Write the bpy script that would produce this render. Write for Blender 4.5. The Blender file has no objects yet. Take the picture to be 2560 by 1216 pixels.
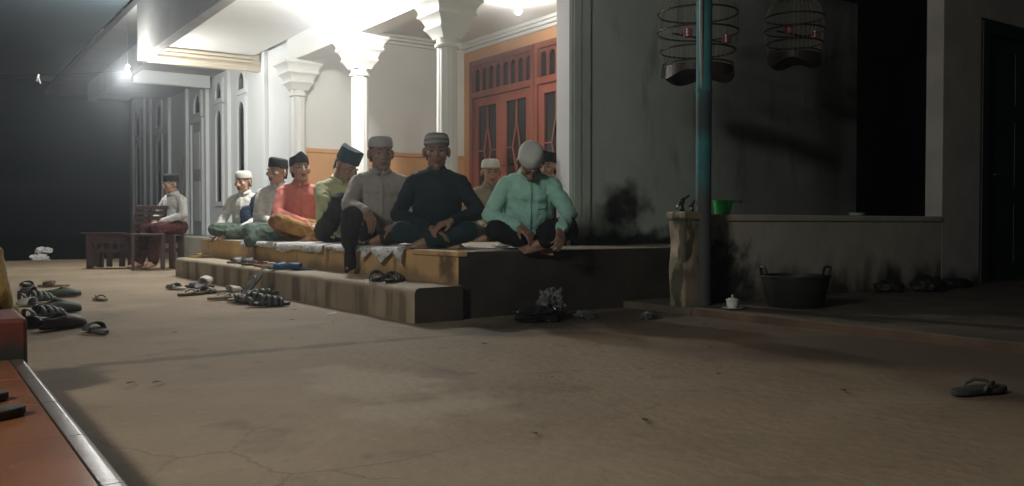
import bpy, bmesh, math, random
from mathutils import Vector, Matrix, noise
random.seed(7)
SC = bpy.context.scene
COL = SC.collection
R = math.radians

# ------------------------------------------------------------------ camera
cd = bpy.data.cameras.new('camera')
cam = bpy.data.objects.new('camera', cd); COL.objects.link(cam)
cam.location = (-2.652, -4.403, 0.56)
cam.rotation_euler = (R(90 - 1.264), 0, R(-34.6))
cd.sensor_width = 36; cd.lens = 30.6; cd.clip_start = 0.02; cd.clip_end = 400
SC.camera = cam
# ------------------------------------------------------------------ world (night)
W = bpy.data.worlds.new('World'); SC.world = W; W.use_nodes = True
bg = W.node_tree.nodes['Background']
bg.inputs[0].default_value = (0.28, 0.55, 1.0, 1); bg.inputs[1].default_value = 0.003
# ------------------------------------------------------------------ exposure
SC.view_settings.view_transform = 'Standard'; SC.view_settings.look = 'None'
SC.view_settings.exposure = 0.0; SC.view_settings.gamma = 1.0
SC.cycles.max_bounces = 8; SC.cycles.diffuse_bounces = 5; SC.cycles.use_denoising = True
SC.cycles.sample_clamp_indirect = 4.0
# lamp strengths (watts), used by the bulbs further down
P_PORCH, P_INNER, P_YARD, P_OWN = 640, 120, 440, 950

# ------------------------------------------------------------------ materials
MATS = {}
def nd(nt, t, **k):
    n = nt.nodes.new(t)
    for a, b in k.items(): setattr(n, a, b)
    return n
def mat(name, c1, c2=None, scale=6.0, rough=0.7, bump=0.0, bscale=None, detail=6, metal=0.0, stretch=(1,1,1), spec=0.5, sheen=0, lo=.35, hi=.65):
    if name in MATS: return MATS[name]
    m = bpy.data.materials.new(name); m.use_nodes = True; nt = m.node_tree
    b = nt.nodes['Principled BSDF']
    b.inputs['Roughness'].default_value = rough; b.inputs['Metallic'].default_value = metal
    b.inputs['Specular IOR Level'].default_value = spec
    if sheen: b.inputs['Sheen Weight'].default_value = sheen
    c2 = c2 or tuple(x * 0.8 for x in c1)
    tc = nd(nt, 'ShaderNodeTexCoord'); mp = nd(nt, 'ShaderNodeMapping'); mp.inputs['Scale'].default_value = stretch
    nt.links.new(tc.outputs['Object'], mp.inputs[0])
    n = nd(nt, 'ShaderNodeTexNoise'); n.inputs['Scale'].default_value = scale; n.inputs['Detail'].default_value = detail
    nt.links.new(mp.outputs[0], n.inputs['Vector'])
    r = nd(nt, 'ShaderNodeValToRGB'); r.color_ramp.elements[0].position = lo; r.color_ramp.elements[1].position = hi
    r.color_ramp.elements[0].color = (*c1, 1); r.color_ramp.elements[1].color = (*c2, 1)
    nt.links.new(n.outputs[0], r.inputs[0]); nt.links.new(r.outputs[0], b.inputs['Base Color'])
    if bump:
        n2 = nd(nt, 'ShaderNodeTexNoise'); n2.inputs['Scale'].default_value = bscale or scale * 6; n2.inputs['Detail'].default_value = 5
        nt.links.new(mp.outputs[0], n2.inputs['Vector'])
        bp = nd(nt, 'ShaderNodeBump'); bp.inputs['Strength'].default_value = bump; bp.inputs['Distance'].default_value = 0.01
        nt.links.new(n2.outputs[0], bp.inputs['Height']); nt.links.new(bp.outputs[0], b.inputs['Normal'])
    MATS[name] = m; m['out'] = 1
    return m
def overlay(m, col, fac_builder):
    """mix a stain over a material's base colour where fac_builder(nt, coord) says"""
    nt = m.node_tree; b = nt.nodes['Principled BSDF']
    src = b.inputs['Base Color'].links[0].from_socket
    tc = nd(nt, 'ShaderNodeTexCoord')
    f = fac_builder(nt, tc.outputs['Object'])
    mx = nd(nt, 'ShaderNodeMix', data_type='RGBA')
    nt.links.new(f, mx.inputs[0]); nt.links.new(src, mx.inputs[6]); mx.inputs[7].default_value = (*col, 1)
    nt.links.new(mx.outputs[2], b.inputs['Base Color'])
    return m
def math_n(nt, op, a, b=None, c=None, clamp=False):
    n = nd(nt, 'ShaderNodeMath', operation=op); n.use_clamp = clamp
    for i, v in enumerate((a, b, c)):
        if v is None: continue
        if isinstance(v, (int, float)): n.inputs[i].default_value = v
        else: nt.links.new(v, n.inputs[i])
    return n.outputs[0]
def noise_n(nt, co, scale, detail=5, stretch=(1,1,1)):
    mp = nd(nt, 'ShaderNodeMapping'); mp.inputs['Scale'].default_value = stretch
    nt.links.new(co, mp.inputs[0])
    n = nd(nt, 'ShaderNodeTexNoise'); n.inputs['Scale'].default_value = scale; n.inputs['Detail'].default_value = detail
    nt.links.new(mp.outputs[0], n.inputs['Vector']); return n.outputs[0]
def xyz(nt, co):
    s = nd(nt, 'ShaderNodeSeparateXYZ'); nt.links.new(co, s.inputs[0]); return s.outputs
def ramp01(nt, v, a, b):
    n = nd(nt, 'ShaderNodeMapRange'); n.interpolation_type = 'SMOOTHSTEP'
    n.inputs[1].default_value = a; n.inputs[2].default_value = b
    nt.links.new(v, n.inputs[0]); return n.outputs[0]
def emis(name, col, s):
    m = bpy.data.materials.new(name); m.use_nodes = True; b = m.node_tree.nodes['Principled BSDF']
    b.inputs['Base Color'].default_value = (*col, 1)
    b.inputs['Emission Color'].default_value = (*col, 1); b.inputs['Emission Strength'].default_value = s
    return m
def spots(cx, cy, cz, rx, ry, rz, ns=5, amp=.9):
    def fb(nt, co):
        x, y, z = xyz(nt, co)
        d = None
        for v, c, r in ((x, cx, rx), (y, cy, ry), (z, cz, rz)):
            q = math_n(nt, 'POWER', math_n(nt, 'ABSOLUTE', math_n(nt, 'DIVIDE', math_n(nt, 'SUBTRACT', v, c), r)), 2)
            d = q if d is None else math_n(nt, 'ADD', d, q)
        n = noise_n(nt, co, ns, 8)
        t = math_n(nt, 'ADD', d, math_n(nt, 'MULTIPLY', math_n(nt, 'SUBTRACT', n, .5), amp * 4))
        return math_n(nt, 'SUBTRACT', 1.0, ramp01(nt, t, .05, 1.5))
    return fb
def low_stain(z0, z1, ns=3, amp=.5, stretch=(1,1,1), k=1.0):
    def fb(nt, co):
        z = xyz(nt, co)[2]; n = noise_n(nt, co, ns, 8, stretch)
        t = math_n(nt, 'ADD', z, math_n(nt, 'MULTIPLY', math_n(nt, 'SUBTRACT', n, .5), amp))
        return math_n(nt, 'MULTIPLY', math_n(nt, 'SUBTRACT', 1.0, ramp01(nt, t, z0, z1)), k)
    return fb
def streaks(scale, lo, hi, k, stretch=(1,1,.12)):
    def fb(nt, co):
        return math_n(nt, 'MULTIPLY', ramp01(nt, noise_n(nt, co, scale, 6, stretch), lo, hi), k)
    return fb

# ground
m_ground = mat('yard_concrete', (.31,.232,.148), (.235,.175,.11), 1.1, .8, .6, 22)
overlay(m_ground, (.15,.12,.085), streaks(7, .56, .72, .5, (1,1,1)))
overlay(m_ground, (.36,.31,.24), streaks(28, .60, .70, .35, (1,1,1)))
overlay(m_ground, (.10,.08,.055), streaks(70, .66, .72, .5, (1,1,1)))
overlay(m_ground, (.34,.265,.18), streaks(.75, .5, .68, .75, (1,1.6,1)))
overlay(m_ground, (.11,.085,.058), streaks(2.3, .60, .74, .65, (1.2,.7,1)))
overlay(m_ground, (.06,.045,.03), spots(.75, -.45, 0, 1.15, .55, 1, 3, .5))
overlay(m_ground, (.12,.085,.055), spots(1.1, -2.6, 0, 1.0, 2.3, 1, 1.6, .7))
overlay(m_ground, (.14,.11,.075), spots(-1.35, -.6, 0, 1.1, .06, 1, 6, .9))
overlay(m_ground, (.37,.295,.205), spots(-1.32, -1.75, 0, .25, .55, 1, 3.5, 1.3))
def _cracks(nt, co):
    n = nd(nt, 'ShaderNodeTexNoise'); n.inputs['Scale'].default_value = 2.5; n.inputs['Detail'].default_value = 6; nt.links.new(co, n.inputs['Vector'])
    mx = nd(nt, 'ShaderNodeMix', data_type='RGBA'); mx.inputs[0].default_value = .22; nt.links.new(co, mx.inputs[6]); nt.links.new(n.outputs['Color'], mx.inputs[7])
    v = nd(nt, 'ShaderNodeTexVoronoi'); v.feature = 'DISTANCE_TO_EDGE'; v.inputs['Scale'].default_value = .85; nt.links.new(mx.outputs[2], v.inputs['Vector'])
    a = math_n(nt, 'SUBTRACT', 1.0, ramp01(nt, v.outputs['Distance'], .0, .006))
    return math_n(nt, 'MULTIPLY', math_n(nt, 'MULTIPLY', a, ramp01(nt, noise_n(nt, co, 1.3), .50, .62)), .38)
overlay(m_ground, (.08,.06,.042), _cracks)
m_soil = mat('dark_soil', (.035,.03,.022), (.02,.02,.014), 3, .95, .5)
m_slab = mat('damp_slab', (.14,.115,.085), (.075,.063,.047), 3.5, .75, .35, 40)
m_slab_edge = mat('slab_edge', (.15,.095,.06), (.08,.05,.032), 5, .8, .4, 40)
# house
m_white = mat('white_paint', (.74,.75,.72), (.70,.71,.68), 1.5, .6, .06, 25)
m_wing = mat('pale_blue_paint', (.74,.77,.77), (.69,.72,.72), 1.5, .6, .06, 25)
m_ceil = mat('ceiling_paint', (.74,.74,.71), (.70,.70,.67), 1.0, .7)
m_cream = mat('cream_paint', (.66,.58,.46), (.60,.52,.40), 3, .6)
m_fascia = mat('fascia_paint', (.30,.30,.29), (.25,.25,.245), 3, .7, .1)
m_orange = mat('orange_wall_paint', (.62,.34,.17), (.56,.30,.14), 2, .6, .08, 30)
m_wains = mat('wainscot_tile', (.62,.36,.18), (.56,.31,.15), 3, .35, .03)
m_wood = mat('red_brown_wood', (.25,.078,.048), (.17,.05,.032), 8, .4, .1, 30, stretch=(1,1,.15))
m_glass = mat('dark_glass', (.012,.014,.015), (.008,.009,.010), 3, .08, spec=.6)
m_side = mat('stained_shaded_plaster', (.61,.69,.61), (.50,.57,.50), 2.2, .85, .3, 35)
overlay(m_side, (.02,.02,.016), spots(2.08, .85, .70, .27, 1, .19, 6, .75))
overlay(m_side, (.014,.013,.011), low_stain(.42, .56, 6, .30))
overlay(m_side, (.26,.28,.255), spots(4.2, .85, 1.3, 1.35, 1, 1.9, 1.6, .55))  # broad patch paints the light's fading toward the far end into the plaster
overlay(m_side, (.09,.10,.085), streaks(5, .55, .75, .6, (1,1,.25)))
m_soot = mat('sooty_concrete', (.055,.042,.030), (.026,.020,.015), 4, .95, .5, 40)
m_floor = mat('floor_tile', (.34,.29,.22), (.28,.235,.175), 4, .45, .05)
m_yellow = mat('ochre_paint', (.70,.46,.21), (.58,.38,.17), 3.5, .65, .15, 40, stretch=(1,1,.4))
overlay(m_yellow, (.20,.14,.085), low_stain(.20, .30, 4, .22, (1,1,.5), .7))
overlay(m_yellow, (.16,.11,.07), streaks(6, .60, .70, .7, (1,1,.22)))
overlay(m_yellow, (.14,.09,.05), spots(0, .12, .3, .3, .10, .1, 12, .8))
m_step = mat('step_concrete', (.40,.33,.23), (.30,.245,.165), 3, .8, .3, 40)
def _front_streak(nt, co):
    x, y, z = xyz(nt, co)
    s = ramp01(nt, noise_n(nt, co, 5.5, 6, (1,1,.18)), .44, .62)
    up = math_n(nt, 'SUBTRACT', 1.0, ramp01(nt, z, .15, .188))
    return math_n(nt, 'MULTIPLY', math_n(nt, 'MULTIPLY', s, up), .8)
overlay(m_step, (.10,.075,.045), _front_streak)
m_low = mat('low_wall_plaster', (.60,.57,.46), (.47,.45,.36), 4, .9, .35, 35)
overlay(m_low, (.045,.045,.032), low_stain(.02, .30, 5, .55, (1,1,.6)))
overlay(m_low, (.03,.03,.022), spots(1.75, -.45, .2, .35, 1, .28, 9, .9))
m_pier = mat('pier_plaster', (.58,.56,.50), (.48,.46,.41), 4, .9, .35, 35)
overlay(m_pier, (.05,.05,.04), low_stain(.03, .2, 4, .3))
m_post = mat('peeling_post', (.34,.28,.19), (.22,.19,.13), 7, .85, .5, 30)
overlay(m_post, (.62,.50,.36), spots(1.36, -.56, .40, .05, .2, .16, 14, .5))
overlay(m_post, (.04,.045,.025), streaks(9, .50, .60, .9, (1,1,.4)))
m_green_door = mat('dark_green_paint', (.02,.035,.025), (.012,.022,.016), 5, .5, .1)
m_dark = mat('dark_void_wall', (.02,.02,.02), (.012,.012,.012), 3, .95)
m_canopy = mat('grey_blue_sheet', (.12,.165,.195), (.10,.14,.165), 1.2, .8, .05, stretch=(1,.2,1))
m_tile = mat('orange_floor_tile', (.27,.105,.045), (.20,.075,.034), 5, .20, .015, 30)
m_grout = mat('tile_grout', (.16,.10,.07), (.12,.08,.055), 8, .9)
m_bull = mat('grey_edge_tile', (.10,.075,.058), (.08,.06,.045), 6, .3, .1, spec=.3)
m_red = mat('maroon_paint', (.14,.028,.016), (.09,.016,.01), 6, .6, .1)
overlay(m_red, (.02,.02,.015), low_stain(.14, .20, 10, .1))
# lamps, metal, plastics
m_bulb = emis('lit_bulb', (.95,.98,1.0), 60)
m_socket = mat('lamp_socket', (.6,.6,.58), None, 5, .5)
m_teal = mat('teal_painted_pole', (.025,.14,.155), (.035,.19,.20), 9, .75, .15, 40)
overlay(m_teal, (.06,.07,.06), low_stain(.55, .95, 4, .5))
overlay(m_teal, (.03,.05,.05), spots(1.517, -.53, 1.25, .2, .2, .16, 6, .3))
m_pipe = mat('grey_pvc_pipe', (.20,.21,.19), (.13,.14,.12), 6, .4)
m_metal = mat('dull_metal', (.35,.35,.33), (.2,.2,.19), 8, .35, metal=.9)
m_black_metal = mat('black_metal', (.02,.02,.02), None, 8, .4)
m_greenp = mat('green_plastic', (.02,.62,.12), (.02,.54,.10), 5, .35)
m_black_rub = mat('black_rubber', (.012,.012,.012), (.02,.02,.018), 6, .6, .1)
m_chinaw = mat('white_china', (.75,.75,.70), None, 5, .15)
m_cagew = mat('cage_wood', (.035,.02,.013), (.02,.012,.008), 8, .5)
m_cageline = mat('cage_bamboo', (.28,.24,.18), (.20,.17,.12), 8, .45)
m_cup_red = mat('feeder_plastic', (.35,.11,.08), (.28,.09,.07), 6, .25)
m_paper = None
m_bag = mat('clear_plastic_film', (.15,.155,.155), (.09,.095,.095), 12, .2, .3)
m_bagblack = mat('black_plastic_film', (.012,.012,.013), None, 12, .3, .3)
m_leaf = mat('dry_leaf', (.055,.035,.02), (.035,.022,.012), 20, .8)
m_bench = mat('dark_bench_wood', (.06,.032,.026), (.04,.02,.017), 6, .5, .2, 30)
m_broom = mat('stick_wood', (.25,.21,.16), None, 8, .7)
m_wire = mat('wire', (.25,.25,.25), None, 5, .5)

# ------------------------------------------------------------------ mesh helpers
class MB:
    def __init__(s): s.v = []; s.f = []; s.m = []
    def add(s, vs, fs, mi=0):
        o = len(s.v); s.v += [tuple(v) for v in vs]
        s.f += [tuple(i + o for i in f) for f in fs]; s.m += [mi] * len(fs); return s
    def box(s, x0, x1, y0, y1, z0, z1, mi=0, M=None):
        vs = [Vector((x, y, z)) for z in (z0, z1) for y in (y0, y1) for x in (x0, x1)]
        if M: vs = [M @ v for v in vs]
        return s.add(vs, [(0,2,3,1),(4,5,7,6),(0,1,5,4),(2,6,7,3),(0,4,6,2),(1,3,7,5)], mi)
    def bar(s, a, b, w, h, mi=0, up=(0,0,1)):
        a = Vector(a); b = Vector(b); d = (b - a); L = d.length; d.normalize()
        u = Vector(up)
        if abs(d.dot(u)) > .95: u = Vector((0,1,0))
        x = d.cross(u).normalized(); z = x.cross(d)
        M = Matrix((x, d, z)).transposed().to_4x4(); M.translation = a
        return s.box(-w/2, w/2, 0, L, -h/2, h/2, mi, M)
    def tube(s, pts, rad, n=8, mi=0, closed=False):
        pts = [Vector(p) for p in pts]; k = len(pts); rings = []
        rr = rad if isinstance(rad, (list, tuple)) else [rad] * k
        ref = None
        for i, p in enumerate(pts):
            if closed: d = pts[(i+1) % k] - pts[i-1]
            else: d = pts[min(i+1, k-1)] - pts[max(i-1, 0)]
            d.normalize()
            if ref is None: ref = Vector((0,0,1)) if abs(d.z) < .9 else Vector((1,0,0))
            x = d.cross(ref).normalized(); y = x.cross(d).normalized(); ref = y
            rings.append([p + (x * math.cos(t) + y * math.sin(t)) * rr[i] for t in [2*math.pi*j/n for j in range(n)]])
        vs = [v for r in rings for v in r]; fs = []
        for i in range(k if closed else k - 1):
            a = i * n; b = ((i + 1) % k) * n
            for j in range(n): fs.append((a + j, a + (j+1) % n, b + (j+1) % n, b + j))
        if not closed: fs += [tuple(range(n))[::-1], tuple(range((k-1)*n, k*n))]
        return s.add(vs, fs, mi)
    def lathe(s, prof, n=20, c=(0,0,0), mi=0, sx=1, sy=1, cap=True):
        vs = []; fs = []; c = Vector(c); k = len(prof)
        for (r, z) in prof:
            for j in range(n):
                t = 2*math.pi*j/n; vs.append(c + Vector((r*math.cos(t)*sx, r*math.sin(t)*sy, z)))
        for i in range(k-1):
            for j in range(n): fs.append((i*n+j, i*n+(j+1)%n, (i+1)*n+(j+1)%n, (i+1)*n+j))
        if cap: fs += [tuple(range(n))[::-1], tuple(range((k-1)*n, k*n))]
        return s.add(vs, fs, mi)
    def sqlathe(s, prof, c=(0,0,0), mi=0):
        vs = []; fs = []; c = Vector(c); k = len(prof)
        for (r, z) in prof:
            for sx, sy in ((-1,-1),(1,-1),(1,1),(-1,1)): vs.append(c + Vector((r*sx, r*sy, z)))
        for i in range(k-1):
            for j in range(4): fs.append((i*4+j, i*4+(j+1)%4, (i+1)*4+(j+1)%4, (i+1)*4+j))
        fs += [(3,2,1,0), tuple(range((k-1)*4, k*4))]
        return s.add(vs, fs, mi)
    def prism(s, poly, z0, z1, mi=0, M=None):
        n = len(poly); vs = [Vector((x, y, z0)) for x, y in poly] + [Vector((x, y, z1)) for x, y in poly]
        if M: vs = [M @ v for v in vs]
        fs = [tuple(range(n))[::-1], tuple(range(n, 2*n))] + [(i, (i+1)%n, n+(i+1)%n, n+i) for i in range(n)]
        return s.add(vs, fs, mi)
    def mesh(s, name, mats, smooth=False):
        me = bpy.data.meshes.new(name); me.from_pydata(s.v, [], s.f)
        for m in (mats if isinstance(mats, (list, tuple)) else [mats]): me.materials.append(m)
        me.polygons.foreach_set('material_index', s.m)
        me.validate(); me.update()
        if smooth: me.polygons.foreach_set('use_smooth', [True]*len(me.polygons)); 
        return me
    def build(s, name, mats, parent=None, smooth=False, bevel=0, segs=2):
        return obj(name, s.mesh(name, mats, smooth), parent, bevel, segs)
def obj(name, me, parent=None, bevel=0, segs=2):
    o = bpy.data.objects.new(name, me); COL.objects.link(o)
    if parent: o.parent = parent
    if bevel:
        b = o.modifiers.new('bevel', 'BEVEL'); b.width = bevel; b.segments = segs; b.limit_method = 'ANGLE'
    return o
def smooth_by_angle(o, a=40):
    me = o.data
    me.polygons.foreach_set('use_smooth', [True]*len(me.polygons))
    bm = bmesh.new(); bm.from_mesh(me)
    for e in bm.edges:
        if len(e.link_faces) == 2 and e.calc_face_angle(0) > R(a): e.smooth = False
    bm.to_mesh(me); bm.free(); return o
def thing(name, label, cat, loc=(0,0,0), rz=0, group=None):
    o = bpy.data.objects.new(name, None); COL.objects.link(o)
    o.empty_display_size = .1; o.location = loc; o.rotation_euler = (0,0,rz)
    return tag(o, label, cat, group)
def tag(o, label, cat, group=None):
    o['label'] = label; o['category'] = cat
    if group: o['group'] = group
    return o
def struct(o): o['kind'] = 'structure'; return o
def bx(*a): return MB().box(*a)

# ================================================================== SETTING
struct(MB().add([(-60,-50,-.35),(60,-50,-.35),(60,90,-.35),(-60,90,-.35)], [(0,1,2,3)]).build('ground', m_soil))
# yard: one gently uneven concrete sheet with a thickness at its far edge
def yard():
    mb = MB(); nx, ny = 90, 130; x0, x1, y0, y1 = -9, 4.2, -6.5, 10.8; vs = []; fs = []
    for j in range(ny+1):
        for i in range(nx+1):
            x = x0+(x1-x0)*i/nx; y = y0+(y1-y0)*j/ny
            z = .006*noise.noise((x*.8, y*.8, 3.1)) + .003*noise.noise((x*3, y*3, 1))
            vs.append((x, y, min(z, .008)-.004))
    for j in range(ny):
        for i in range(nx):
            a = j*(nx+1)+i; fs.append((a, a+1, a+nx+2, a+nx+1))
    n = len(vs)
    top = [ny*(nx+1)+i for i in range(nx+1)]
    vs += [(vs[t][0], vs[t][1]+.03*noise.noise((vs[t][0]*3,0,0)), -.36) for t in top]
    for i in range(nx): fs.append((top[i+1], top[i], n+i, n+i+1))
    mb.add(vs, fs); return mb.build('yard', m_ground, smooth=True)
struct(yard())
# paved slab beside the lean-to, its edge toward the yard
mb = MB()
pts = [(1.30 + .02*noise.noise((0, y*2, 5)), y) for y in [-.62 - i*.16 for i in range(36)]]
poly = [(8.5, -6.4), (8.5, -.62)] + pts
mb.prism(poly, -.02, .045)
mb.m = [1 if i >= 2 else 0 for i in range(len(mb.m))]
struct(mb.build('slab', [m_slab, m_slab_edge], bevel=.008))
struct(bx(1.30, 8.5, -.62, 3.2, -.02, .040).build('slab_under_roof', m_slab))

# the near porch, where the camera is: base, tiles, edge tiles
TS = .402
tf = struct(bx(-7, -2.40, -7.2, -1.24, -.02, .122).build('tile_floor', m_grout))
tile_me = bx(-TS+.0035, 0, -TS+.0035, 0, 0, .0085).mesh('tile', m_tile)
for i in range(6):
    for j in range(11):
        o = obj('tile', tile_me, tf, .0015, 1)
        o.location = (-2.4035 - i*TS, -1.245 - j*TS, .1215 + random.uniform(-.0006, .0006))
        o.rotation_euler = (random.uniform(-.001,.001), random.uniform(-.001,.001), 0)
for j in range(12):                                   # rounded edge pieces
    y1 = -1.245 - j*TS
    prof = [(-2.400,.122),(-2.400,.1305)] + [(-2.374+.018*math.sin(a), .1125+.018*math.cos(a)) for a in [R(q) for q in (0,15,30,45,60,75,90)]] + [(-2.356,.09),(-2.370,.09),(-2.370,.122)]
    mb = MB(); n = len(prof)
    mb.add([(x, y1-TS+.0035, z) for x, z in prof]+[(x, y1, z) for x, z in prof], [tuple(range(n)), tuple(range(n,2*n))[::-1]]+[(i, n+i, n+(i+1)%n, (i+1)%n) for i in range(n)])
    smooth_by_angle(mb.build('edge_tile', m_bull, tf), 35)
bx(-2.3755, -2.362, -7.2, -1.24, 0, .09).build('riser', m_step, tf)
lg = tag(bx(-7, -2.35, -1.235, -.85, -.02, .258).build('ledge', m_red, bevel=.012), 'maroon painted low ledge at the end of the orange tiles', 'ledge')

# ------------------------------------------------------------------ main house
H = thing('house', 'white house with columned porch, orange door wall and red wooden doors', 'house', (0,0,0))
# platform and step
mb = MB().box(0, 4.1, 0, 5.5, -.02, .395)
mb.m = [2, 1, 2, 0, 0, 0]
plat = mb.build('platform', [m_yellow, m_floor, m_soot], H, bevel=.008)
# slightly proud worn edge lip of the platform
mb = MB().box(-.015, .06, -.012, .55, .365, .3985); mb.build('edge_lip', m_yellow, plat, bevel=.006)
def step_mesh():
    # long step with a slightly irregular rounded nosing
    mb = MB(); N = 60; prof = [(-.32,-.02),(-.32,.165),(-.312,.186),(-.292,.195),(-.15,.197),(-.001,.198),(-.001,-.02)]
    vs = []; n = len(prof)
    for j in range(N+1):
        y = -.055 + 5.41*j/N; q = .006*noise.noise((y*2.3,1,1)) + .004*noise.noise((y*7,3,1))
        for i, (x, z) in enumerate(prof):
            vs.append((x + (q if i < 4 else 0), y, z + (q*.5 if 1 <= i < 4 else 0)))
    fs = []
    for j in range(N):
        for i in range(n-1): fs.append((j*n+i, j*n+i+1, (j+1)*n+i+1, (j+1)*n+i))
    mi = [0]*len(fs)
    fs += [tuple(range(n))[::-1], tuple(range(N*n, (N+1)*n))]; mi += [1, 0]
    mb.add(vs, fs); mb.m = mi; return mb
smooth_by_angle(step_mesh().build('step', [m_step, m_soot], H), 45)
bx(.7, 1.5, 5.503, 16.0, -.3, .37).build('plinth', mat('plinth_grey', (.30,.28,.24), (.22,.2,.17), 3, .85, .3), H, bevel=.01)
# walls
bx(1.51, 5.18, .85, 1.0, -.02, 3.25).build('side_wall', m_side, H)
bx(1.497, 1.509, .84, 1.0, .396, 3.25).build('wall_end', m_white, H)
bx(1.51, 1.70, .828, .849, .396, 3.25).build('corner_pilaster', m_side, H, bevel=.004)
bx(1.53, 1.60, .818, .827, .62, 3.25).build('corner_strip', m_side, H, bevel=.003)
bx(4.08, 4.22, 1.0, 3.2, .395, 3.25).build('front_wall', m_orange, H)
bx(4.08, 4.22, 6.38, 6.60, .395, 3.25).build('front_wall', m_orange, H)
bx(4.08, 4.22, 3.2, 6.38, 2.90, 3.25).build('front_wall', m_orange, H)
bx(1.5, 4.22, 6.60, 6.75, -.02, 3.25).build('return_wall', m_white, H)
wn = bx(1.62, 4.078, 6.575, 6.598, .396, 1.50).build('wainscot', m_wains, H, bevel=.004)
bx(1.62, 4.078, 6.56, 6.598, 1.502, 1.56).build('cap_rail', m_wains, wn, bevel=.01)
bx(1.5, 1.66, 6.75, 13.6, -.3, 3.25).build('wing_wall', m_wing, H)
bx(1.64, 1.8, 13.6, 17.7, -.3, 3.5).build('wing_wall', m_wing, H)
bx(1.5, 1.8, 13.45, 13.598, -.3, 3.5).build('wing_wall', m_wing, H)
for y, w in ((13.35,.28),(11.95,.10),(10.65,.10),(9.42,.10),(7.7,.10)):
    bx(1.44, 1.498, y-w/2, y+w/2, -.3, 3.2).build('pilaster', m_wing, H, bevel=.006)
for y in (14.1, 15.6, 16.2, 17.4):
    bx(1.585, 1.638, y-.14, y+.14, -.3, 3.45).build('pilaster', m_wing, H, bevel=.006)
# ceilings, beams, mouldings
bx(0.0, 1.385, .3, 7.97, 2.95, 3.0).build('eave_soffit', m_ceil, H)
fa = bx(-.13, -.002, .3, 8.1, 2.75, 3.498).build('fascia_beam', m_fascia, H, bevel=.006)
eb = bx(0.0, 1.5, 7.97, 8.1, 2.74, 3.0).build('end_beam', m_cream, H, bevel=.006)
for z, d in ((2.79,.03),(2.86,.05),(2.905,.075)):
    bx(0.0, 1.38, 7.97-d, 7.969, z-.012, z+.022).build('moulding', m_cream, eb, bevel=.008)
bx(1.388, 1.612, .66, 6.60, 2.65, 3.25).build('row_beam', m_white, H, bevel=.006)
bx(1.615, 4.08, .85, 6.60, 3.20, 3.25).build('porch_ceiling', m_ceil, H)
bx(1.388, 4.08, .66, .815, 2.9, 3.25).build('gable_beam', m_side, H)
for z, d in ((3.06,.035),(3.11,.06),(3.15,.10)):
    bx(1.62, 4.079-d, 6.599-d, 6.599, z, z+.045).build('cornice', m_white, H, bevel=.008)
    bx(4.079-d, 4.079, 1.0, 6.598, z, z+.045).build('cornice', m_white, H, bevel=.008)
bx(-.13, 6.0, .3, 18, 3.50, 3.6).build('roof_slab', m_fascia, H)
bx(.2, 1.5, 8.1, 13.6, 3.0, 3.06).build('wing_soffit', m_fascia, H)
bx(.1, .22, 8.102, 13.6, 2.86, 3.2).build('wing_fascia', m_fascia, H, bevel=.006)
bx(.25, 1.44, 10.3, 10.42, 2.80, 3.0).build('wing_beam', m_wing, H, bevel=.006)
# columns
def column(y, x=1.5):
    o = bpy.data.objects.new('column', None); COL.objects.link(o); o.parent = H; o.location = (x, y, 0)
    mb = MB(); n = 48; prof = [(.100,.52),(.102,.66),(.098,1.4),(.094,2.16),(.094,2.22)]
    vs = []; fs = []
    for (r, z) in prof:
        for j in range(n):
            t = 2*math.pi*j/n; q = r*(1-.055*(abs(math.sin(6*t))**6))
            vs.append((q*math.cos(t), q*math.sin(t), z))
    for i in range(len(prof)-1):
        for j in range(n): fs.append((i*n+j, i*n+(j+1)%n, (i+1)*n+(j+1)%n, (i+1)*n+j))
    smooth_by_angle(mb.add(vs, fs).build('shaft', m_white, o), 30)
    MB().lathe([(.118,.396),(.118,.50),(.110,.52),(.100,.53)], 32).build('base', m_white, o, smooth=False)
    cp = MB()
    cp.lathe([(.096,2.20),(.112,2.205),(.118,2.22),(.112,2.235),(.098,2.24),(.098,2.29)], 24)
    cp.sqlathe([(.098,2.285),(.105,2.30),(.13,2.345),(.158,2.375),(.158,2.395),(.148,2.40),(.155,2.43),(.178,2.47),(.205,2.49),(.205,2.515),(.195,2.52),(.205,2.56),(.235,2.60),(.25,2.61),(.25,2.655)])
    smooth_by_angle(cp.build('capital', m_white, o), 25)
    return o
for y in (2.69, 4.62, 6.50): column(y)

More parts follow.
